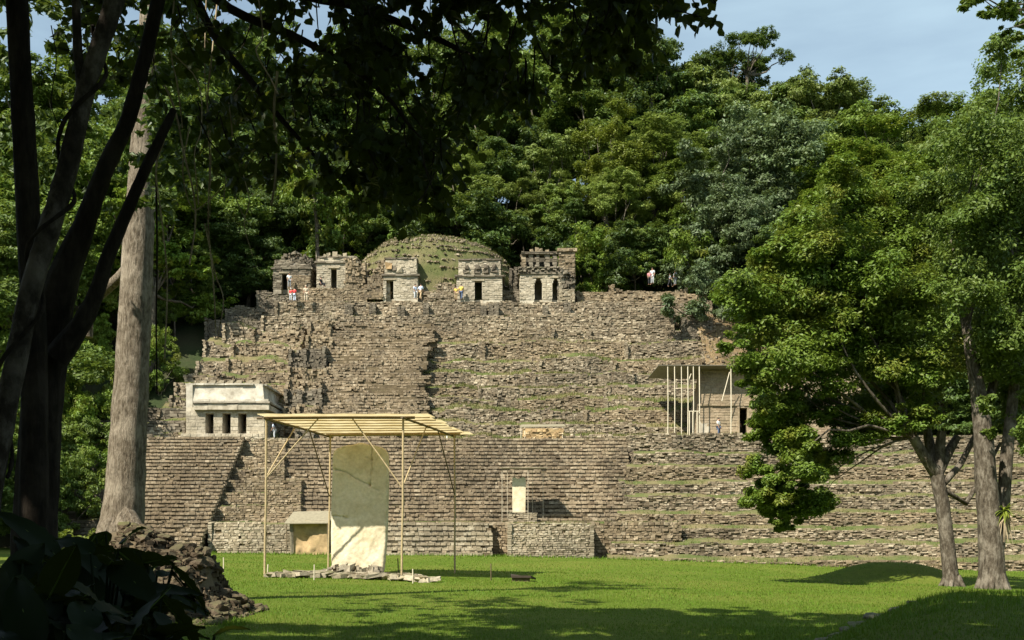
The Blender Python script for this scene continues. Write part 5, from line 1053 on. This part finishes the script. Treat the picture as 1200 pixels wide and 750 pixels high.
track([(98, 110), (92, 70), (90, 30), (88, -20), (80, -120)], 10.6, [14, 11, 10, 9, 7], mb, 8); mb.build('trunk', MAT['bark_mottled'], t); tB = t
mb = MB(); k = 90; idx = np.linspace(8, len(tB_)-12, k); c = np.stack([np.interp(idx, np.arange(len(tB_)), tB_[:, i]) for i in range(3)], 1); ph = np.linspace(0, 22, k); mb.tube(c+np.stack([np.cos(ph)*.15, np.sin(ph)*.15, 0*ph], -1), .022, 6, 0, .2); mb.build('wrapped_vine', MAT['bark_dark'], t)
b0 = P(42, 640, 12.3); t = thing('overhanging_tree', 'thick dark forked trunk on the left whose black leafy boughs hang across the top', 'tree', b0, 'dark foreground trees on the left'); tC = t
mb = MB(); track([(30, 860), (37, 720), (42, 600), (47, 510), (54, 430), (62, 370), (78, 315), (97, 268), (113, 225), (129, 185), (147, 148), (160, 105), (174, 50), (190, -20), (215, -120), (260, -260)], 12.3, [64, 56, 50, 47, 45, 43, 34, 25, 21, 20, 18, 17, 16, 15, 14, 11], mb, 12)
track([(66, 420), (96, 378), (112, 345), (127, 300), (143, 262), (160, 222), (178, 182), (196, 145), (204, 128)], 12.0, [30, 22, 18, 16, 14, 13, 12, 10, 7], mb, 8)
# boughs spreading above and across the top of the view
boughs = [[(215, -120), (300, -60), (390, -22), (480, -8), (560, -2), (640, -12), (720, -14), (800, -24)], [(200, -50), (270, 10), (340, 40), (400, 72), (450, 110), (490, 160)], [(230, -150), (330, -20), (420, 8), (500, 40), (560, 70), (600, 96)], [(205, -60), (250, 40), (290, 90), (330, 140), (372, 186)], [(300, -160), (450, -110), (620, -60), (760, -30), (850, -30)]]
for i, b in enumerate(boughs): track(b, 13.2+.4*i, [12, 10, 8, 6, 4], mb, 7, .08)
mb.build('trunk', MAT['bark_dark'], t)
# leaf sprays of the boughs
low = lambda px: np.interp(px, [60, 150, 190, 230, 300, 360, 400, 430, 470, 495, 515, 540, 560, 600, 625, 650, 700, 760, 800, 830, 848], [60, 90, 130, 175, 205, 215, 225, 230, 215, 285, 235, 165, 110, 128, 120, 60, 52, 42, 40, 30, 8])
mbl = MB(); leaves_big = []; tw = MB(); tries = 0; ns = 0
while ns < 740:
    px = rng.uniform(60, 850); py = rng.uniform(-90, 300); lw = float(low(px)); tries += 1
    if py > lw: continue
    dens = .85 if py < lw-35 else .55
    if px < 400: dens *= .24
    if 330 < px < 545: dens *= 1.1
    if float(_g2(px/30, py/24)) < -.18: dens *= .12
    if rng.random() > dens: continue
    ns += 1; DD = rng.uniform(12.2, 16.5); o_ = P(px, py, DD); a = rng.uniform(0, 6.28); drop_ = rng.uniform(.15, .5)
    tip = np.array([math.cos(a)*.35, math.sin(a)*.35, -drop_]); n = rng.integers(8, 15); u = rng.uniform(.1, 1, n)[:, None]
    if ns % 2 == 0: tw.tube([o_-tip*.4+[0, 0, .15], o_, o_+tip*.6, o_+tip], [.012, .010, .007, .004], 4, cap=False)
    c = o_+tip*u+rng.normal(size=(n, 3))*.05; td = rng.normal(size=(n, 3))*.75+tip+[0, 0, -.35]; up_ = nrm(rng.normal(size=(n, 3))*.5+[0, -.35, .8]); sz = rng.uniform(.11, .20, n)
    if px > 470 and len(leaves_big) < 298:
        for j in range(min(4, n)): leaves_big.append((c[j], td[j], up_[j], sz[j]))
        c, td, up_, sz = c[4:], td[4:], up_[4:], sz[4:]
    if len(c): leaf_full(mbl, c, td, up_, sz, asp=.42)
tw.build('twigs', MAT['bark_dark'], t, 'stuff')
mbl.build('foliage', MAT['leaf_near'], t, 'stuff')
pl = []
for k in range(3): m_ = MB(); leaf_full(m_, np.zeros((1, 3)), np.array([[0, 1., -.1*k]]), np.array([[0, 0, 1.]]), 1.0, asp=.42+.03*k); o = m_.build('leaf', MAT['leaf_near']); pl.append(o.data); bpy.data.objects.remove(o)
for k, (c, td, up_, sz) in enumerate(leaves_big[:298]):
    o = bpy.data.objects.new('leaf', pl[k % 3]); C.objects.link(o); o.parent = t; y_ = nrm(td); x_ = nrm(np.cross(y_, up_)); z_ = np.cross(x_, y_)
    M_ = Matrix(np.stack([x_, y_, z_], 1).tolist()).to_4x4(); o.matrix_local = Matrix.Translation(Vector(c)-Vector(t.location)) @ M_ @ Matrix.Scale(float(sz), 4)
# the crowns above the frame that shade the foreground
cr1, cr2, cr3 = [], [], []
for k in range(2200):
    x_, y_ = rng.uniform(-24, 7), rng.uniform(-12, 20)
    if y_ > 10.6 and x_ < -9.5: continue
    if y_ > 9.2 and y_ < 11.5 and x_ > -10: continue
    if y_ > 12.0 and (x_ > 6 or y_ > 18.2): continue
    z_ = rng.uniform(14.0, 17.5) if y_ > 8 else rng.uniform(10.5+max(0, y_)*.45, 17)
    q_ = (x_, y_, z_, rng.uniform(1.3, 2.0))
    if any((q_[0]-o_[0])**2+(q_[1]-o_[1])**2+(q_[2]-o_[2])**2 < 3.4 for o_ in cr1+cr2+cr3): continue
    (cr3 if x_ > -9 or y_ > 9 else (cr1 if y_ < -1 else cr2)).append(q_)
for tt_, cc_, fk_ in ((tA, cr1, P(5, -300, 11.5)), (tB, cr2, P(190, -220, 13)), (tC, cr3, P(260, -260, 12.3))):
    mb = MB(); crown(mb, cc_, 46, .25, .8, .6, sub=4); mb.build('crown', MAT['leaf_mid'], tt_)
    mb = MB(); limbs(mb, (0, 0, 0), fk_, [c[:3] for c in cc_[::2]], .2, .14, 5); mb.build('limbs', MAT['bark_dark'], tt_)
# shaded mid-distance leaves on the left, hung on the two darker trees
mb = MB(); c = []
for k in range(150):
    px, py = rng.uniform(-10, 330), rng.uniform(-60, 240)
    if py > 250-abs(px-150)*.35: continue
    if rng.random() < .45 and 55 < px < 175: continue
    c.append((*P(px, py, rng.uniform(16, 24)), rng.uniform(.35, .7)))
crown(mb, c, 16, .10, .5, .7, sub=9, full=False); mb.build('foliage', MAT['leaf_dark'], tB, 'stuff')

# lianas
LI = [([(193, 100), (206, 132), (216, 182), (226, 222), (229, 262), (222, 310)], 2.6, 'pale bent liana curving beside the thick grey trunk'), ([(205, 128), (192, 165), (183, 200), (190, 262), (196, 330), (193, 420)], 2.2, 'pale liana crossing in front of the thick grey trunk and hanging low'),
 ([(325, 84), (321, 132), (324, 172), (322, 214), (318, 240)], 3.2, 'stout tan liana hanging alone among the dark leaves right of the vines'), ([(183, -20), (175, 40), (181, 62), (178, 90)], 2.5, 'short liana at the very top left of the thick grey trunk'), ([(206, -20), (200, 55), (208, 100), (214, 150)], 2.0, 'thin liana from the top edge beside the thick grey trunk'),
 ([(256, -10), (249, 60), (243, 120), (246, 190), (244, 262), (250, 330), (253, 392)], 2.2, 'long pale liana hanging to just above the white building'), ([(242, -10), (240, 90), (247, 160), (246, 255)], 1.5, 'straight thread like liana left of the long pale one'), ([(183, 200), (184, 300), (183, 380), (184, 462)], 2.4, 'dark straight liana hanging right of the thick grey trunk'),
 ([(268, 120), (272, 160), (266, 200), (262, 236)], 1.8, 'short looping liana in the middle of the vines'), ([(275, 140), (270, 180), (276, 230), (290, 262)], 1.5, 'thin liana curling right below the middle vines'), ([(222, 150), (214, 200), (226, 245), (248, 232), (262, 218)], 1.7, 'liana looping sideways below the middle vines'), ([(300, -20), (308, 40), (300, 60), (316, 90), (326, 110)], 2.0, 'crooked liana at the top between the dark leaves'),
 ([(200, 60), (232, 96), (236, 150), (228, 180), (233, 240)], 1.6, 'slack liana dropping from the top right of the grey trunk'), ([(240, 262), (252, 320), (262, 352), (255, 396)], 1.8, 'low liana end dangling above the roof of the white building'), ([(60, 30), (66, 70), (60, 120), (70, 150)], 1.4, 'thin dark liana between the two left trunks'), ([(284, 200), (292, 236), (286, 262), (296, 300)], 1.3, 'fine liana on the right side of the vines')]
for pts, w, lb in LI:
    DD = random.uniform(11.5, 16); mb = MB(); track(pts, DD, [w, w*.9, w*.8], mb, 6, .15, random.uniform(-.1, .1)); tag(mb.build('liana', MAT['bark_dark' if 'dark' in lb.split('liana')[0] else 'vine'], loc=P(*pts[-1], DD)), lb, 'vine', 'lianas hanging on the left')

# ------------------------------------------------------------------ rubble heap at the foot of the grey trunk, stone by stone
t = thing('rubble_heap', 'heap of rough brown rubble stones on the grass below the thick grey trunk', 'rubble', (X(225, 24), 24, float(gz(X(225, 24), 24))))
prof = lambda px: np.interp(px, [90, 130, 150, 180, 210, 235, 243, 252, 272, 286, 296], [628, 618, 614, 624, 640, 646, 664, 690, 701, 712, 724])
def heap_h(x_, y_):
    px = 600+x_/24.6*F; zt_ = EYE+(HY-prof(px))/F*24.6; g = gz(x_, y_); f_ = np.clip(1-np.abs((y_-25.0)/np.where(y_ < 25.0, 3.4, 2.2))**1.4, 0, 1); return g+np.maximum(0, zt_-g)*f_-.06
xs_ = np.linspace(X(90, 24.6), X(298, 24.6), 60); ys_ = np.linspace(21.2, 27.6, 40); A, B = np.meshgrid(xs_, ys_)
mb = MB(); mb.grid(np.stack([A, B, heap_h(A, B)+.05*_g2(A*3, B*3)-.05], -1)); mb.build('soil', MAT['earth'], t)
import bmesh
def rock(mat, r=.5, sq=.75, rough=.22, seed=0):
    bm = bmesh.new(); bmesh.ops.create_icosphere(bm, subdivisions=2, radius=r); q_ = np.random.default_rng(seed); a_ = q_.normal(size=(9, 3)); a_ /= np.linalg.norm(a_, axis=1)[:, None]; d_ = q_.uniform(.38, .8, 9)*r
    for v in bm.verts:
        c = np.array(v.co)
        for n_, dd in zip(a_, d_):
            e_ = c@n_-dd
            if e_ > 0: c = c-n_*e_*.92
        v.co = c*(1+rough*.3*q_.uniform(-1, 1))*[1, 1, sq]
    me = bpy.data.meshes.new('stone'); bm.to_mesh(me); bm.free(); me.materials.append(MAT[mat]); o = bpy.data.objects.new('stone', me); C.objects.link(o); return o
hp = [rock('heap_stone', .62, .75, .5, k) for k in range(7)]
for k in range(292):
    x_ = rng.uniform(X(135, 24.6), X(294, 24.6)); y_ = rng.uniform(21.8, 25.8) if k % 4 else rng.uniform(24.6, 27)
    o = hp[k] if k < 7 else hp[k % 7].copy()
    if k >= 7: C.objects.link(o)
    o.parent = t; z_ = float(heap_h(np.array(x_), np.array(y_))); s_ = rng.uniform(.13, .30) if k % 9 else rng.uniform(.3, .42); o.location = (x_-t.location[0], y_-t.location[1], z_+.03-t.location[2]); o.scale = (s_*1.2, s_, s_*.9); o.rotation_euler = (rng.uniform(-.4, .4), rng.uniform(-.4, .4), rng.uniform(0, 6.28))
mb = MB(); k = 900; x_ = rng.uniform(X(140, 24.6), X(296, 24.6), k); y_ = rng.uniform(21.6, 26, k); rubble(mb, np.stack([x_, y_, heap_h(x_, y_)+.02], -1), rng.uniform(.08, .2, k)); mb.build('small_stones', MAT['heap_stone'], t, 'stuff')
o = rock('rubble_stone', .36, 1.0, .3, 77); o.name = 'boulder'; o.parent = t; o.location = Vector(P(208, 708, 22.1))-Vector(t.location)

# ------------------------------------------------------------------ big-leaved plants in the lower left corner
def big_leaf(L_, Wd, droop, ribs=7):
    n, m = 13, 9; u = np.linspace(0, 1, n)[:, None]; v = np.linspace(-1, 1, m)[None, :]
    wd = Wd*np.sin(np.pi*np.clip(u, .0, 1)**.72)**.75; x_ = v*wd; y_ = u*L_+0*v-.05*L_*np.abs(v)*(1-u); z_ = -droop*L_*u**2.2+.16*Wd*np.abs(v)**1.3+.018*L_*np.sin(u*ribs*6.28-np.abs(v)*4)*np.abs(v)
    return np.stack([x_, y_, z_], -1)
LP = []
for k, (L_, Wd, dr) in enumerate(((.75, .19, .35), (.6, .2, .5), (.9, .2, .25), (.5, .15, .6))):
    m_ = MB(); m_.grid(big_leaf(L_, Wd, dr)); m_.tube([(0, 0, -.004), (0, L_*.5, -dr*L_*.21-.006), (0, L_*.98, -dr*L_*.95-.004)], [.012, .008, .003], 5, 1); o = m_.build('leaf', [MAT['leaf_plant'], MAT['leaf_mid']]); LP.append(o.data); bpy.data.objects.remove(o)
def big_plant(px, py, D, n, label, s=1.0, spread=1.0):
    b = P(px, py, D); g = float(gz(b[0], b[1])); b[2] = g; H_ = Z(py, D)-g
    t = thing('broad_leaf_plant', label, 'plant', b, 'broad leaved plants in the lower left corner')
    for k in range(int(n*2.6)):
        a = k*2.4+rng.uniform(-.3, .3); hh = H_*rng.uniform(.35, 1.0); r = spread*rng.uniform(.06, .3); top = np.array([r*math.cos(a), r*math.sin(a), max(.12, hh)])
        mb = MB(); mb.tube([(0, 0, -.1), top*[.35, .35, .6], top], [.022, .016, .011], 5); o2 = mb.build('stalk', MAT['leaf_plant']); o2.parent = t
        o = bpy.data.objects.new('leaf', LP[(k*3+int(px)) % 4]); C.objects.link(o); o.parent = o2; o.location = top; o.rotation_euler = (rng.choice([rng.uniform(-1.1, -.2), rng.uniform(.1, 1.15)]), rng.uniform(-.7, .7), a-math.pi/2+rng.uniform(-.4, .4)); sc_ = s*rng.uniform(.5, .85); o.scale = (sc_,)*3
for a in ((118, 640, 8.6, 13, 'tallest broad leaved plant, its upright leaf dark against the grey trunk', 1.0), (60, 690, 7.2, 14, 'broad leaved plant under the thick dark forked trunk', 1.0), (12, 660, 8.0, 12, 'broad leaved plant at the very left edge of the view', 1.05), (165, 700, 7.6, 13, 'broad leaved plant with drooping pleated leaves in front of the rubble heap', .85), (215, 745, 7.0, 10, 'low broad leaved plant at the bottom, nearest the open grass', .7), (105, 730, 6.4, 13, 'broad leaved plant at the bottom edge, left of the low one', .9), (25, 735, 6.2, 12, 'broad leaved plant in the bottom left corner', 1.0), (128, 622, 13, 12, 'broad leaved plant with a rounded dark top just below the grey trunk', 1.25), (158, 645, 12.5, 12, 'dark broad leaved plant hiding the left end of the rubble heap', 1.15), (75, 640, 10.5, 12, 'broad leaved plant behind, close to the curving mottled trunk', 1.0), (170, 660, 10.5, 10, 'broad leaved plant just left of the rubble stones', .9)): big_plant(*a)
# sunlit ferny shrub between the trunks
D = 33.0; b0 = P(98, 642, D); t = thing('fern_clump', 'sunlit yellow green fern clump between the dark trunk and the grey trunk', 'fern', b0)
mb = MB(); k = 160; a = rng.uniform(0, 6.28, k); crown(mb, [(b0[0], D, b0[2]+.35, .75), (b0[0]-.7, D+.3, b0[2]+.2, .6), (b0[0]+.5, D, b0[2]+.1, .5)], 40, .07, .6, .7, sub=14); mb.build('fronds', MAT['leaf_yellow'], t)

# ------------------------------------------------------------------ stones along the bank edge on the right, and the near grass
t = thing('kerb_stones', 'row of low dark mossy stones along the shaded bank at the lower right', 'stones', (7.5, 20, 0))
hp2 = []
for k in range(46):
    u = k/45; px = 930+270*u+rng.uniform(-6, 6); py = 741-40*u**1.1+rng.uniform(-1.5, 1.5); DD = 17.6+4.4*u; x_ = X(px, DD); z_ = float(gz(x_, DD)); s_ = rng.uniform(.25, .5)
    if k < 5: o = rock('dark_stone', .6, .6, .3, 90+k); hp2.append(o)
    else: o = hp2[k % 5].copy(); C.objects.link(o)
    o.parent = t; o.location = (x_-7.5, DD-20, z_-.04); o.scale = (s_*1.2, s_*.9, s_*.6); o.rotation_euler = (rng.uniform(-.2, .2), rng.uniform(-.2, .2), rng.uniform(0, 6.28))
x_ = X(933, 17.2); mb = MB(); rubble(mb, [(x_, 17.2, float(gz(x_, 17.2))+.08)], .42, sq=.7); tag(mb.build('boulder', MAT['dark_stone'], loc=(x_, 17.2, float(gz(x_, 17.2)))), 'small dark boulder in the grass at the bottom edge, left of the stone row', 'boulder')
mb = MB()
for (y0, y1, dn, hh, ww) in ((8.5, 15, 330, .06, .006), (15, 24, 330, .06, .006), (24, 34, 150, .065, .009), (34, 50, 60, .07, .014), (50, 80, 18, .085, .02)):
    yy = np.sqrt(rng.uniform(y0**2, y1**2, int(dn*(y1**2-y0**2)*.54))); xx = rng.uniform(-.53, .53, len(yy))*yy; k = xx > -.34*yy-1
    xx, yy = xx[k], yy[k]; blades(mb, np.stack([xx, yy, gz(xx, yy)-.01], -1), hh*(1+.35*_g2(xx*.8, yy*.8)), ww, .9)
# longer tufts round the stones, the stakes and the foot of the walls
xx = rng.uniform(-24, 26, 2600); yy = 77.2+rng.uniform(-.6, .5, 2600)-.9*(np.abs(xx-2) < 9); blades(mb, np.stack([xx, yy, gz(xx, yy)-.02], -1), .24, .03, .8)
xx = rng.uniform(X(170, 23), X(300, 23), 1500); yy = rng.uniform(21.6, 23, 1500); blades(mb, np.stack([xx, yy, gz(xx, yy)-.02], -1), .14, .009, .8)
xx = rng.uniform(4.5, 11, 6000); yy = rng.uniform(14.5, 24, 6000); blades(mb, np.stack([xx, yy, gz(xx, yy)-.02], -1), .13, .009, 1.0)
mb.build('lawn_grass', MAT['grass_lawn'], kind='stuff')

# ------------------------------------------------------------------ labels of the forest trees
HZ = [(-200, 20, 'beyond the left edge trunks'), (20, 70, 'seen between the dark left trunks'), (70, 130, 'left of the thick grey trunk'), (130, 200, 'behind the thick grey trunk'), (200, 250, 'just right of the thick grey trunk'), (250, 310, 'above the white building'), (310, 350, 'behind the leftmost dark temple'), (350, 400, 'behind the crenellated temple'), (400, 450, 'left of the grassy dome'), (450, 510, 'above the middle of the grassy dome'), (510, 560, 'above the right side of the grassy dome'), (560, 610, 'above the square temple'), (610, 660, 'above the roof comb temple'), (660, 700, 'just right of the roof comb'), (700, 740, 'behind the upper right ruined wall'), (740, 780, 'above the visitors at the forest edge'), (780, 825, 'above the bare earth slope'), (825, 870, 'directly above the brown building'), (870, 920, 'left of the broad tree'), (920, 980, 'above the broad tree crown'), (980, 1040, 'over the right part of the broad tree'), (1040, 1100, 'between the two near right trees'), (1100, 1160, 'behind the tall right tree'), (1160, 1400, 'at the right edge')]
def vband(py): return 'on the skyline' if py < 75 else 'high up' if py < 140 else 'midslope' if py < 215 else 'low down' if py < 310 else 'near the ground'
groups = {}
for e in FT:
    t, kind, mat, px, py, D = e[:6]; hzn = next((w for a, b, w in HZ if a <= px < b), 'beyond the right edge')
    w = 'tree' if kind != 'bush' else 'shrub'; lb = '%s %s %s %s, %s' % (COL[mat], {'round': 'rounded', 'layered': 'tiered', 'tall': 'narrow', 'dense': 'full', 'airy': 'open crowned', 'bush': 'low'}[kind], w, vband(py), hzn)
    groups.setdefault(lb, []).append(t)
for lb, ts in groups.items():
    ts.sort(key=lambda t: t.location[0]/t.location[1])
    for i, t in enumerate(ts):
        t['label'] = lb if len(ts) == 1 else lb.replace(' tree ', ' tree ', 1)
        if len(ts) == 2: t['label'] = ('left ' if i == 0 else 'right ')+lb
        elif len(ts) > 2: t['label'] = ('leftmost ' if i == 0 else 'rightmost ' if i == len(ts)-1 else 'middle ' if len(ts) == 3 else ['', 'second ', 'third ', 'fourth ', 'fifth ', 'sixth '][i])+lb
